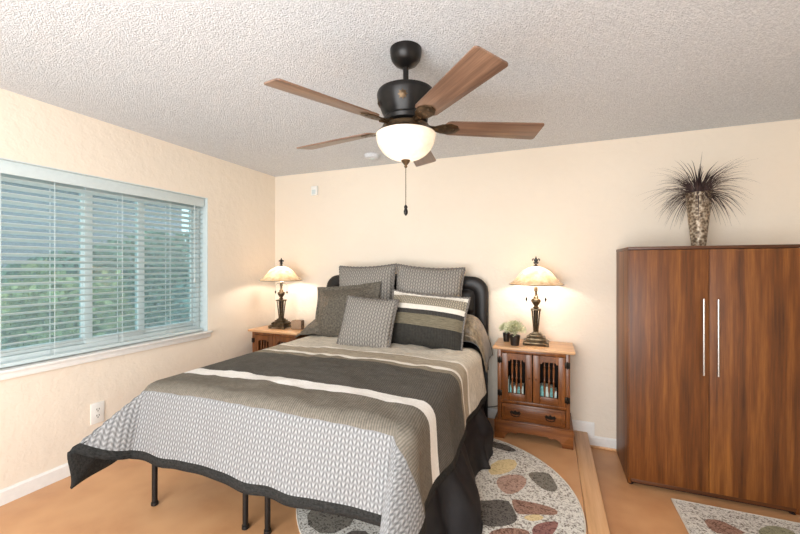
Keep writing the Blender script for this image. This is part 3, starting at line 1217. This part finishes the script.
# euro shams against the headboard
pillow('euro_pillow', 'big square grey knit pillow against the headboard, behind the mottled charcoal pillow', M['knit'], (-1.595, 3.10, 1.168), 0.61, 0.59, 0.22, R(9), R(2), R(-4), 0, M['knit_trim'], 5, pinch=0.07)
pillow('euro_pillow', 'big square grey knit pillow against the headboard, behind the striped pillow', M['knit'], (-0.985, 3.09, 1.15), 0.595, 0.61, 0.22, R(9), R(-3), R(7), 0, M['knit_trim'], 6, pinch=0.07)
pillow('flanged_pillow', 'mottled charcoal pillow with a flat flange, tilted beside the lamp nightstand', M['mottled'], (-1.71, 2.93, 1.03), 0.70, 0.54, 0.16, R(17), R(6), R(-6), 0.05, None, 7)
pillow('striped_pillow', 'oblong striped pillow in charcoal, olive and cream leaning on the bed', M['striped'], (-0.93, 2.86, 1.01), 0.66, 0.46, 0.19, R(20), R(-4), 0, 0.02, M['knit_trim'], 8, trim_r=0.008)
pillow('throw_pillow', 'small square grey knit throw pillow in front of all the others', M['knit'], (-1.36, 2.68, 0.995), 0.45, 0.42, 0.15, R(22), R(-3), R(3), 0, M['knit_trim'], 9)

# ------------------------------------------------------------------ nightstands
NW, ND = 0.26, 0.17        # half width, half depth of the case
ns = empty('nightstand', (-0.123, 3.175, PZ))
Zb, Zt = 0.13, 0.692
bm = new()
for lo, hi in (((-NW, -ND + 0.02, Zb), (-NW + 0.018, ND, Zt)), ((NW - 0.018, -ND + 0.02, Zb), (NW, ND, Zt)), ((-NW + 0.018, ND - 0.012, Zb), (NW - 0.018, ND, Zt)),
               ((-NW + 0.018, -ND + 0.02, Zb), (NW - 0.018, ND - 0.012, Zb + 0.016)), ((-NW + 0.018, -ND + 0.02, 0.285), (NW - 0.018, ND - 0.012, 0.301)),
               ((-NW + 0.018, -ND + 0.02, Zt - 0.016), (NW - 0.018, ND - 0.012, Zt))):
    box(bm, lo, hi)
# face frame
for lo, hi in (((-NW, -ND, Zb), (-NW + 0.028, -ND + 0.02, Zt)), ((NW - 0.028, -ND, Zb), (NW, -ND + 0.02, Zt)), ((-NW + 0.028, -ND, Zt - 0.026), (NW - 0.028, -ND + 0.02, Zt)),
               ((-NW + 0.028, -ND, 0.277), (NW - 0.028, -ND + 0.02, 0.299)), ((-NW + 0.028, -ND, Zb), (NW - 0.028, -ND + 0.02, Zb + 0.014))):
    box(bm, lo, hi, 0.002)
mk(bm, 'case', M['oak'], ns)
bm = new()
box(bm, (-NW + 0.019, ND - 0.016, 0.302), (NW - 0.019, ND - 0.0125, Zt - 0.017))
mk(bm, 'back_panel', M['inside'], ns, smooth=False)
bm = new()
box(bm, (-NW - 0.035, -ND - 0.028, Zt + 0.001), (NW + 0.035, ND + 0.004, Zt + 0.024), 0.008, 0, 3)
mk(bm, 'tabletop', M['oak_top'], ns)
# base with bracket feet
bm = new()
BW = NW + 0.022


def bracket(w):
    pts = [(-w, 0.0), (-w, 0.13), (w, 0.13), (w, 0.0), (w - 0.075, 0.0)]
    for i in range(1, 7):
        a = i / 6 * math.pi / 2
        pts.append((w - 0.075 - 0.045 * (1 - math.cos(a)), 0.055 * math.sin(a)))
    pts += [(w - 0.14, 0.062), (w - 0.155, 0.048), (w - 0.18, 0.066), (-w + 0.18, 0.066), (-w + 0.155, 0.048), (-w + 0.14, 0.062)]
    for i in range(6, 0, -1):
        a = i / 6 * math.pi / 2
        pts.append((-w + 0.075 + 0.045 * (1 - math.cos(a)), 0.055 * math.sin(a)))
    pts.append((-w + 0.075, 0.0))
    return [(x, max(z, 0.0) + 0.0005) for x, z in pts]


prism(bm, bracket(BW), -ND - 0.016, -ND + 0.004, 'XZ', 0, 0.002)


def side_bracket():
    a, b = -ND + 0.004, ND
    return [(a, 0.0005), (a, 0.13), (b, 0.13), (b, 0.0005), (b - 0.06, 0.0005), (b - 0.09, 0.05), (a + 0.09, 0.05), (a + 0.06, 0.0005)]


for sx in (-1, 1):
    prism(bm, side_bracket(), sx * BW, sx * (BW - 0.02), 'YZ')
box(bm, (-BW, -ND - 0.016, 0.1305), (BW, ND, 0.142), 0.004)
mk(bm, 'plinth', M['oak_h'], ns)
# doors
for sx in (-1, 1):
    x0, x1 = (-0.230, -0.003) if sx < 0 else (0.003, 0.230)
    z0, z1 = 0.302, Zt - 0.028
    ox0, ox1, oz0, oz1 = x0 + 0.05, x1 - 0.05, z0 + 0.055, z1 - 0.045
    yf, yb = -ND - 0.006, -ND + 0.014
    bm = new()
    box(bm, (x0, yf, z0), (ox0, yb, z1), 0.003)
    box(bm, (ox1, yf, z0), (x1, yb, z1), 0.003)
    box(bm, (ox0, yf, z0), (ox1, yb, oz0), 0.003)
    # shaped top rail with an ogee arch
    pts = [(ox0, z1), (ox0, oz1 - 0.014), (ox0 + 0.012, oz1 - 0.014), (ox0 + 0.018, oz1)]
    pts += [(ox1 - 0.018, oz1), (ox1 - 0.012, oz1 - 0.014), (ox1, oz1 - 0.014), (ox1, z1)]
    prism(bm, pts, yf, yb)
    door = mk(bm, 'door', M['oak'], ns)
    for k in range(3):
        cx_ = ox0 + (ox1 - ox0) * (k + 1) / 4
        bm = new()
        hgt = oz1 - oz0
        prof = [(0.0045, 0), (0.0045, 0.03), (0.008, 0.05), (0.0085, 0.075), (0.005, 0.11), (0.008, 0.118), (0.008, 0.126), (0.005, 0.132), (0.0075, 0.17), (0.0085, 0.20), (0.005, 0.225), (0.0075, 0.232), (0.0045, 0.24), (0.0045, hgt + 0.004)]
        lathe(bm, prof, 12, (cx_, -ND + 0.004, oz0 - 0.002))
        mk(bm, 'spindle', M['oak'], door)
    hx = x0 - 0.012 if sx < 0 else x1 + 0.012
    for hz in (z0 + 0.05, z1 - 0.055):
        bm = new()
        box(bm, (hx - 0.018, yf - 0.003, hz - 0.022), (hx + 0.018, yf + 0.006, hz + 0.022), 0.003)
        tube(bm, [(hx, yf - 0.004, hz - 0.026), (hx, yf - 0.004, hz + 0.026)], 0.004, 8)
        mk(bm, 'hinge', M['hardware'], door)
    bm = new()
    kx = x1 - 0.02 if sx < 0 else x0 + 0.02
    tube(bm, [(kx, yf, 0.48), (kx, yf - 0.012, 0.48)], 0.004, 8)
    tube(bm, [(kx, yf - 0.009, 0.48), (kx, yf - 0.013, 0.48), (kx, yf - 0.02, 0.48)], lambda t: 0.009 - 0.003 * t, 10)
    mk(bm, 'knob', M['oak'], door)
bm = new()
box(bm, (-0.229, -ND - 0.008, 0.148), (0.229, -ND + 0.016, 0.275), 0.004)
box(bm, (-0.205, -ND - 0.014, 0.166), (0.205, -ND - 0.006, 0.257), 0.004)
drawer = mk(bm, 'drawer', M['oak_h'], ns)
for hx in (-0.125, 0.125):
    bm = new()
    y = -ND - 0.014
    pl = [(hx - 0.042, 0.213), (hx - 0.03, 0.228), (hx - 0.012, 0.222), (hx, 0.234), (hx + 0.012, 0.222), (hx + 0.03, 0.228), (hx + 0.042, 0.213), (hx + 0.022, 0.203), (hx, 0.198), (hx - 0.022, 0.203)]
    prism(bm, pl, y - 0.003, y + 0.001)
    tube(bm, [(hx - 0.032, y - 0.008, 0.214), (hx - 0.028, y - 0.016, 0.198), (hx - 0.012, y - 0.018, 0.191), (hx + 0.012, y - 0.018, 0.191), (hx + 0.028, y - 0.016, 0.198), (hx + 0.032, y - 0.008, 0.214)], 0.0034, 8)
    for s_ in (-1, 1):
        tube(bm, [(hx + s_ * 0.032, y, 0.214), (hx + s_ * 0.032, y - 0.011, 0.214)], 0.005, 8)
    mk(bm, 'drawer_pull', M['hardware'], drawer)
tag(ns, 'golden oak spindle-door nightstand between the bed and the step', 'nightstand', 'nightstands')
ns2 = copy_tree(ns)
ns2.location = (-2.475, 3.05, PZ)
tag(ns2, 'golden oak nightstand in the room corner, mostly hidden by the bed', 'nightstand', 'nightstands')

# books behind the spindles
bk = [(-0.188, 0.105, 0.020, 'mint', 'tall narrow pale book at the hinge end of the first door'), (-0.158, 0.060, 0.024, 'teal', None), (-0.130, 0.055, 0.022, 'mint', None), (-0.104, 0.056, 0.022, 'teal', None),
      (-0.078, 0.062, 0.02, 'mint', None), (0.048, 0.075, 0.018, 'teal', None), (0.074, 0.082, 0.026, 'teal', None), (0.104, 0.080, 0.024, 'mint', None), (0.131, 0.074, 0.022, 'teal', None), (0.158, 0.055, 0.022, 'mint', None)]
nm = {'teal': 'teal', 'mint': 'pale mint'}
where = {1: 'next to the tall narrow pale book', 2: 'second along from the tall narrow book', 3: 'third along from the tall narrow book', 4: 'at the meeting edge of the first door',
         5: 'thin, at the meeting edge of the second door', 6: 'thickest of all, behind the second door', 7: 'tall, behind the middle spindle of the second door', 8: 'between tall and low mint ones behind the second door', 9: 'lowest, at the hinge end of the second door'}
for i, (x, h, w, c, lab) in enumerate(bk):
    b_ = empty('book', (-0.123 + x, 3.175 - 0.085, PZ + 0.3015))
    bm = new()
    h += 0.045
    box(bm, (-w / 2, -0.05, 0), (-w / 2 + 0.002, 0.045, h), 0)
    box(bm, (w / 2 - 0.002, -0.05, 0), (w / 2, 0.045, h), 0)
    box(bm, (-w / 2, -0.053, 0), (w / 2, -0.05, h), 0.001)
    mk(bm, 'cover', M[c], b_, smooth=False)
    bm = new()
    box(bm, (-w / 2 + 0.002, -0.05, 0.002), (w / 2 - 0.002, 0.042, h - 0.003))
    mk(bm, 'pages', M['page'], b_, smooth=False)
    tag(b_, lab or f'small {nm[c]} book in the nightstand, {where[i]}', 'book', 'books behind the nightstand spindles')

# ------------------------------------------------------------------ table lamps
NT = PZ + Zt + 0.024 + 0.0005
lamp = empty('table_lamp', (-0.104, 3.17, NT))
bm = new()
for hw, z0, z1 in ((0.096, 0.012, 0.026), (0.088, 0.026, 0.034), (0.074, 0.034, 0.056), (0.066, 0.056, 0.064), (0.050, 0.064, 0.080), (0.036, 0.080, 0.092)):
    box(bm, (-hw, -hw * 0.85, z0), (hw, hw * 0.85, z1), 0.004)
for sx in (-1, 1):
    for sy in (-1, 1):
        lathe(bm, [(0.012, 0), (0.016, 0.005), (0.013, 0.014)], 12, (sx * 0.082, sy * 0.07, 0))
mk(bm, 'base', M['pewter'], lamp)
bm = new()
for sx in (-1, 1):
    for sy in (-1, 1):
        tube(bm, [(sx * 0.013, sy * 0.013, 0.09), (sx * 0.028, sy * 0.028, 0.265), (sx * 0.030, sy * 0.030, 0.278)], 0.0055, 8)
for sx, sy in ((1, 0), (-1, 0), (0, 1), (0, -1)):
    tube(bm, [(sx * 0.014, sy * 0.014, 0.09), (sx * 0.032, sy * 0.032, 0.275)], 0.0038, 8)
box(bm, (-0.039, -0.039, 0.272), (0.039, 0.039, 0.284), 0.003)
box(bm, (-0.022, -0.022, 0.088), (0.022, 0.022, 0.102), 0.003)
mk(bm, 'column', M['pewter'], lamp)
bm = new()
lathe(bm, [(0.010, 0.09), (0.018, 0.275)], 16)
mk(bm, 'column_core', M['hardware'], lamp)
bm = new()
lathe(bm, [(0.014, 0.284), (0.024, 0.292), (0.012, 0.304), (0.026, 0.322), (0.037, 0.342), (0.034, 0.358), (0.018, 0.368), (0.022, 0.376), (0.012, 0.386), (0.011, 0.42), (0.014, 0.424), (0.014, 0.455), (0.010, 0.46)], 24)
mk(bm, 'urn', M['pewter'], lamp)
for sx in (-1, 1):
    bm = new()
    tube(bm, [(sx * 0.012, 0, 0.45), (sx * 0.05, 0, 0.445), (sx * 0.072, 0, 0.43)], 0.0012, 6)
    tube(bm, [(sx * 0.072, 0, 0.43), (sx * 0.072, 0, 0.372)], 0.0010, 6)
    lathe(bm, [(0.001, 0.336), (0.004, 0.348), (0.009, 0.358), (0.006, 0.366), (0.002, 0.374)], 12, (sx * 0.072, 0, 0))
    mk(bm, 'pull_chain', M['hardware'], lamp)
bm = new()
SH = [(0.207, 0.478), (0.203, 0.484), (0.185, 0.494), (0.165, 0.510), (0.148, 0.532), (0.128, 0.560), (0.100, 0.588), (0.062, 0.610), (0.022, 0.622)]
lathe(bm, SH, 48, cap=False)
mk(bm, 'lamp_shade', M['shade'], lamp, ang=80)
bm = new()
tube(bm, [(0.207 * math.cos(i * 2 * math.pi / 48), 0.207 * math.sin(i * 2 * math.pi / 48), 0.478) for i in range(48)], 0.0028, 6, closed=True)
mk(bm, 'shade_rim', M['bronze_warm'], lamp)
bm = new()
tube(bm, [(0, 0, 0.45), (0, 0, 0.62)], 0.004, 8)
lathe(bm, [(0.024, 0.620), (0.020, 0.628), (0.008, 0.634), (0.007, 0.646)], 16)
box(bm, (-0.020, -0.005, 0.650), (0.020, 0.005, 0.657), 0.002)
leafp = [(0, 0.642), (0.009, 0.668), (0.008, 0.685), (0, 0.706), (-0.008, 0.685), (-0.009, 0.668)]
prism(bm, leafp, -0.005, 0.005, 'XZ', 0, 0.0015)
for sx in (-1, 1):
    tube(bm, [(sx * 0.004, 0, 0.648), (sx * 0.010, 0, 0.668), (sx * 0.018, 0, 0.682), (sx * 0.027, 0, 0.680), (sx * 0.028, 0, 0.670), (sx * 0.023, 0, 0.667)], lambda t: 0.0052 - 0.002 * t, 8)
    tube(bm, [(sx * 0.004, 0, 0.654), (sx * 0.012, 0, 0.645), (sx * 0.017, 0, 0.640)], 0.003, 8)
mk(bm, 'finial', M['bronze'], lamp)
bm = new()
for sx in (-1, 1):
    lathe(bm, [(0.008, -0.03), (0.012, -0.02), (0.022, 0.005), (0.024, 0.018), (0.016, 0.034), (0.004, 0.040)], 16, (sx * 0.05, 0, 0.50))
    tube(bm, [(0, 0, 0.465), (sx * 0.05, 0, 0.467)], 0.005, 8)
mk(bm, 'bulb_cluster', M['plastic'], lamp)
tag(lamp, 'lit table lamp with amber dome shade and pewter column beside the potted plant', 'lamp', 'table lamps')
lamp2 = copy_tree(lamp)
lamp2.location = (-2.52, 3.05, NT)
tag(lamp2, 'lit table lamp with amber dome shade on the corner nightstand', 'lamp', 'table lamps')
for nm_, o in (('lamp_bulb_light', lamp), ('lamp_bulb_light.001', lamp2)):
    l_ = bpy.data.lights.new(nm_, 'POINT')
    l_.energy = 7.0
    l_.color = (1.0, 0.93, 0.85)
    l_.shadow_soft_size = 0.03
    lo = bpy.data.objects.new(nm_, l_)
    lo.location = (o.location.x, o.location.y, o.location.z + 0.555)
    COL.objects.link(lo)

# lamp cord lying at the foot of the wall
bm = new()
tube(bm, [(-0.40, 3.335, 0.245), (-0.45, 3.335, 0.225), (-0.52, 3.336, 0.21), (-0.60, 3.336, 0.207)], 0.004, 8)
tag(mk(bm, 'power_cord', M['black_metal']), 'thin dark power cord along the baseboard beside the bed', 'cord')

# plants and the little box on the nightstands


def sprig_plant(loc, pr, ph, fr, n, label, seed):
    rn = random.Random(seed)
    o = empty('potted_plant', loc)
    bm = new()
    lathe(bm, [(pr * 0.78, 0.0), (pr * 0.80, 0.003), (pr, ph), (pr * 1.02, ph), (pr * 0.9, ph), (pr * 0.88, ph - 0.008)], 20)
    mk(bm, 'pot', M['black_pot'], o)
    bm = new()
    for _ in range(n):
        d = Vector((rn.gauss(0, 1), rn.gauss(0, 1), abs(rn.gauss(0, 0.9)) - 0.15)).normalized()
        k = 0.35 + 0.65 * rn.random() ** 0.5
        p = Vector((d.x * fr * k, d.y * fr * k, ph + 0.012 + fr * 0.55 + d.z * fr * 0.85 * k - fr * 0.2))
        a = (d + Vector((rn.uniform(-1, 1), rn.uniform(-1, 1), rn.uniform(-0.4, 1))) * 0.7).normalized()
        b = a.orthogonal().normalized()
        L_ = rn.uniform(0.007, 0.015)
        bm.faces.new([bm.verts.new(p + v) for v in (-a * L_, b * L_ * 0.45, a * L_, -b * L_ * 0.45)])
    for _ in range(26):
        a = rn.uniform(0, 6.28)
        q = rn.uniform(0.2, 0.9) * fr
        tube(bm, [(0, 0, ph - 0.01), (math.cos(a) * q * 0.5, math.sin(a) * q * 0.5, ph + fr * 0.4), (math.cos(a) * q, math.sin(a) * q, ph + fr * rn.uniform(0.4, 0.9))], 0.0009, 4)
    mk(bm, 'foliage', M['sprig'], o, smooth=False)
    return tag(o, label, 'plant')


sprig_plant((-0.258, 3.075, NT), 0.041, 0.078, 0.085, 620, 'bushy pale sage plant in a small dark pot on the front of the nightstand', 21)
sprig_plant((-0.335, 3.20, NT), 0.030, 0.070, 0.058, 420, 'smaller pale plant in a dark pot tucked behind the bushier one', 22)
bm = new()
box(bm, (-0.055, -0.04, 0), (0.055, 0.04, 0.085), 0.008)
bx = mk(bm, 'keepsake_box', M['box'])
bx.location = (-2.325, 3.06, NT)
bx.rotation_euler = (0, 0, R(12))
tag(bx, 'small brown woven box on the corner nightstand beside the lamp', 'box')

# ------------------------------------------------------------------ wardrobe
WX0, WX1, WYF, WYB, WH = 0.481, 1.345, 2.872, 3.335, 1.583
wd = tag(empty('wardrobe', ((WX0 + WX1) / 2, WYF, 0)), 'two-door walnut wardrobe with long steel bar handles by the end wall', 'wardrobe')
wx = (WX1 - WX0) / 2
dp = WYB - WYF
for sx in (-1, 1):
    bm = new()
    box(bm, (sx * wx - (0.018 if sx > 0 else 0), 0, 0.012), (sx * wx + (0.018 if sx < 0 else 0), dp, WH - 0.02), 0.001)
    mk(bm, 'side_panel', M['walnut'], wd)
bm = new()
box(bm, (-wx - 0.001, -0.019, WH - 0.019), (wx + 0.001, dp, WH), 0.0015)
mk(bm, 'top_panel', M['walnut_dark'], wd)
bm = new()
box(bm, (-wx + 0.018, 0.0, 0.055), (wx - 0.018, dp, 0.072))
box(bm, (-wx + 0.018, dp - 0.006, 0.072), (wx - 0.018, dp, WH - 0.02))
mk(bm, 'carcass', M['walnut_dark'], wd, smooth=False)
bm = new()
box(bm, (-wx + 0.018, -0.008, 0.028), (wx - 0.018, 0.010, 0.052), 0.001)
mk(bm, 'bottom_rail', M['walnut_dark'], wd)
bm = new()
box(bm, (-wx + 0.018, 0.04, 0.0), (wx - 0.018, 0.055, 0.05))
mk(bm, 'plinth', M['inside'], wd, smooth=False)
for sx in (-1, 1):
    for y in (0.03, dp - 0.05):
        bm = new()
        lathe(bm, [(0.016, 0), (0.018, 0.004), (0.018, 0.012)], 16, (sx * (wx - 0.02), y, 0))
        mk(bm, 'foot', M['inside'], wd)
for sx in (-1, 1):
    x0, x1 = (-wx + 0.003, -0.0015) if sx < 0 else (0.0015, wx - 0.003)
    bm = new()
    box(bm, (x0, -0.019, 0.055), (x1, -0.001, WH - 0.022), 0.0015)
    d_ = mk(bm, 'door', M['walnut'], wd)
    hx = sx * 0.036
    bm = new()
    tube(bm, [(hx, -0.050, 0.785), (hx, -0.050, 1.255)], 0.0058, 12)
    for z in (0.80, 1.24):
        tube(bm, [(hx, -0.018, z), (hx, -0.050, z)], 0.0045, 10)
    mk(bm, 'handle', M['chrome'], d_)

# vase with dark grass
vz = tag(empty('grass_vase', (0.925, 3.07, WH + 0.0005)), 'tapered mottled silver vase of dark purple grass on top of the wardrobe', 'vase')
bm = new()
lathe(bm, [(0.034, 0.0), (0.040, 0.006), (0.041, 0.02), (0.054, 0.15), (0.066, 0.28), (0.072, 0.35), (0.075, 0.362), (0.069, 0.364), (0.064, 0.34), (0.05, 0.2)], 36)
for z in (0.335, 0.30):
    tube(bm, [((0.0565 + z * 0.046) * math.cos(i * 2 * math.pi / 36), (0.0565 + z * 0.046) * math.sin(i * 2 * math.pi / 36), z) for i in range(36)], 0.003, 6, closed=True)
mk(bm, 'vase_body', M['vase'], vz)
rn = random.Random(8)
bm = new()
for k in range(330):
    a = rn.uniform(0, 2 * math.pi)
    el = rn.uniform(-0.05, 0.95)
    length = rn.uniform(0.15, 0.34)
    h0 = Vector((math.cos(a), math.sin(a), 0))
    p = Vector((0, 0, 0.345)) + h0 * rn.uniform(0.0, 0.055)
    up = math.sin(el * math.pi / 2)
    d = (h0 * (1 - up * 0.85) + Vector((0, 0, 0.3 + up))).normalized()
    w = rn.uniform(0.0024, 0.0050)
    side = h0.cross(Vector((0, 0, 1))).normalized()
    droop_ = rn.uniform(0.45, 1.25) * (1.45 - el * 0.95)
    prev = None
    ST_ = 8
    for s_ in range(ST_ + 1):
        t = s_ / ST_
        ww = w * (1 - t) + 0.0003
        cur = [bm.verts.new(p + side * ww), bm.verts.new(p - side * ww), bm.verts.new(p + d.cross(side) * ww * 0.5)]
        if prev:
            for q in range(3):
                bm.faces.new((prev[q], prev[(q + 1) % 3], cur[(q + 1) % 3], cur[q]))
        prev = cur
        d = (d + Vector((0, 0, -droop_ * 0.26)) + h0 * 0.10).normalized()
        p = p + d * (length / ST_)
        p.y = min(p.y, 0.27)
mk(bm, 'grass_tuft', M['grass'], vz)

# ------------------------------------------------------------------ ceiling fan
FX, FY = -0.617, 1.606
fan = tag(empty('ceiling_fan', (FX, FY, ZC)), 'five-blade walnut ceiling fan with dark bronze motor and frosted bowl light', 'ceiling fan')
bm = new()
lathe(bm, [(0.020, -0.083), (0.028, -0.080), (0.052, -0.066), (0.066, -0.048), (0.071, -0.030), (0.073, -0.012), (0.073, -0.0005)], 36)
mk(bm, 'canopy', M['bronze'], fan)
bm = new()
tube(bm, [(0, 0, -0.08), (0, 0, -0.20)], 0.013, 16)
lathe(bm, [(0.024, -0.19), (0.026, -0.175), (0.017, -0.160)], 20)
mk(bm, 'downrod', M['bronze'], fan)
bm = new()
HP = [(0.085, -0.345), (0.100, -0.338), (0.103, -0.322), (0.098, -0.312), (0.109, -0.290), (0.122, -0.255), (0.131, -0.225), (0.133, -0.210), (0.129, -0.200), (0.095, -0.192), (0.030, -0.186)]
lathe(bm, HP, 60, fn=lambda r, a, z: r * (1 + 0.012 * abs(math.sin(a * 5)) * (1 if -0.31 < z < -0.22 else 0)))
housing = mk(bm, 'motor_housing', M['bronze'], fan)
for k in range(5):
    a = R(25 + 36 + 72 * k) + R(8)
    bm = new()
    rr, z = 0.121, -0.258
    ctr = Vector((math.cos(a) * rr, math.sin(a) * rr, z))
    tx = Vector((-math.sin(a), math.cos(a), 0))
    tz = Vector((math.cos(a) * 0.35, math.sin(a) * 0.35, 1)).normalized()
    nn = tx.cross(tz).normalized()
    if nn.dot(Vector((math.cos(a), math.sin(a), 0))) < 0:
        nn = -nn
    for q in range(8):
        b_ = q * math.pi / 4
        c1 = ctr + (tx * math.cos(b_) + tz * math.sin(b_)) * 0.011
        vs_ = [bm.verts.new(c1 + (tx * math.cos(b_ + g_) * s1 + tz * math.sin(b_ + g_) * s1) + nn * h_) for g_, s1, h_ in ((0, 0.012, 0.004), (1.4, 0.006, 0.006), (3.14, 0.010, 0.009), (-1.4, 0.006, 0.006))]
        bm.faces.new(vs_)
    sp = [bm.verts.new(ctr + (tx * math.cos(i * 0.785) + tz * math.sin(i * 0.785)) * 0.005 + nn * 0.010) for i in range(8)]
    bm.faces.new(sp)
    mk(bm, 'flower_medallion', M['bronze_warm'], housing)
bm = new()
lathe(bm, [(0.060, -0.397), (0.130, -0.397), (0.134, -0.391), (0.130, -0.384), (0.112, -0.374), (0.108, -0.356), (0.085, -0.345)], 40)
mk(bm, 'light_fitter', M['bronze_warm'], fan)
bm = new()
BP = []
for i in range(13):
    a = i / 12 * math.pi / 2
    BP.append((0.012 + 0.124 * math.sin(a), -0.398 - 0.112 * math.cos(a)))
BP.append((0.138, -0.394))
lathe(bm, BP, 48, cap=False)
mk(bm, 'light_bowl', M['bowl'], fan, ang=80)
bm = new()
lathe(bm, [(0.003, -0.545), (0.008, -0.540), (0.006, -0.533), (0.014, -0.524), (0.022, -0.513), (0.018, -0.506)], 20)
mk(bm, 'bowl_finial', M['pewter'], fan)
bm = new()
tube(bm, [(0, 0, -0.53), (0, 0, -0.72)], 0.0016, 6)
for i in range(24):
    lathe(bm, [(0.0008, -0.0022), (0.0026, 0), (0.0008, 0.0022)], 6, (0, 0, -0.535 - i * 0.0078))
chain = mk(bm, 'pull_chain', M['pewter'], fan)
bm = new()
lathe(bm, [(0.003, -0.765), (0.009, -0.755), (0.010, -0.745), (0.006, -0.733), (0.009, -0.725), (0.003, -0.715)], 14)
mk(bm, 'chain_fob', M['bronze'], chain)
ZBL = -0.352 + 0.0
for k in range(5):
    ang = R(27.5 + 72 * k)
    rot = Matrix.Rotation(ang, 4, 'Z') @ Matrix.Translation((0, 0, -0.355)) @ Matrix.Rotation(R(-13), 4, 'X')
    bm = new()
    r0, r1, w0, w1 = 0.185, 0.640, 0.052, 0.066
    pts = []
    for i in range(7):
        a = math.pi / 2 + i / 6 * math.pi
        pts.append((r0 + 0.02 + 0.03 * math.cos(a), w0 * math.sin(a)))
    for sx, a0 in ((-1, -math.pi / 2), (1, 0)):
        for i in range(6):
            a = a0 + i / 5 * math.pi / 2
            pts.append((r1 - 0.013 + 0.013 * math.cos(a), sx * (w1 - 0.013) + 0.013 * math.sin(a)))
    prism(bm, pts, -0.003, 0.003, 'XY', 0, 0.0012)
    bm.transform(Matrix.Identity(4))
    bl_ = mk(bm, 'blade', M['blade'], fan)
    bl_.matrix_local = rot
    bm = new()
    out = [(0.100, 0.012), (0.130, 0.014), (0.165, 0.034), (0.205, 0.040), (0.238, 0.026), (0.252, 0.0)]
    poly = out + [(x, -y) for x, y in reversed(out[:-1])]
    prism(bm, poly, -0.0075, -0.0032, 'XY', 0, 0.001)
    tube(bm, [(0.085, 0, 0.012), (0.11, 0, -0.002), (0.15, 0, -0.006)], 0.011, 10)
    for x, y in ((0.18, 0.018), (0.18, -0.018), (0.225, 0.0)):
        lathe(bm, [(0.006, -0.0095), (0.007, -0.0075)], 10, (x, y, 0))
    mk(bm, 'blade_bracket', M['bronze_warm'], bl_)
lb = bpy.data.lights.new('fan_bulb_light', 'POINT')
lb.energy = 1.1
lb.color = (1.0, 0.9, 0.78)
lb.shadow_soft_size = 0.03
lbo = bpy.data.objects.new('fan_bulb_light', lb)
lbo.location = (FX, FY, ZC - 0.44)
COL.objects.link(lbo)

# ------------------------------------------------------------------ small wall and ceiling fittings
bm = new()
box(bm, (0.0005, -0.042, -0.07), (0.007, 0.042, 0.07), 0.003)
outl = mk(bm, 'wall_outlet', M['plastic'])
outl.location = (XL, 1.588, 0.458)
tag(outl, 'white double power outlet on the wall under the window', 'outlet')
for dz in (-0.021, 0.021):
    bm = new()
    lathe(bm, [(0.016, 0.0), (0.0165, 0.0018)], 20)
    for v in bm.verts:
        v.co = Vector((0.007 + v.co.z, v.co.x, v.co.y + dz))
    rc = mk(bm, 'receptacle', M['plastic'], outl)
    bm = new()
    for lo, hi in (((0.0086, -0.009, dz - 0.001), (0.0096, -0.005, dz + 0.010)), ((0.0086, 0.005, dz - 0.001), (0.0096, 0.009, dz + 0.010)), ((0.0086, -0.003, dz - 0.011), (0.0096, 0.003, dz - 0.005))):
        box(bm, lo, hi)
    mk(bm, 'socket_slots', M['dark_slot'], rc, smooth=False)
bm = new()
box(bm, (-0.04, -0.030, -0.05), (0.04, -0.0005, 0.05), 0.008, 0, 3)
sn = mk(bm, 'motion_sensor', M['plastic'])
sn.location = (-2.325, YB, 2.255)
tag(sn, 'small white sensor box high on the wall near the corner', 'sensor')
bm = new()
box(bm, (-0.022, -0.032, -0.038), (0.022, -0.0295, 0.01), 0.001)
mk(bm, 'sensor_lens', M['blind'], sn)
bm = new()
lathe(bm, [(0.045, -0.035), (0.06, -0.03), (0.068, -0.015), (0.070, -0.0005)], 32)
sd = mk(bm, 'smoke_detector', M['ceiling'])
sd.location = (-1.487, 3.02, ZC)
tag(sd, 'round white smoke detector on the ceiling beyond the fan', 'smoke detector')
bm = new()
lathe(bm, [(0.018, -0.041), (0.024, -0.038), (0.026, -0.033)], 20)
mk(bm, 'sensor_vent', M['blind'], sd)
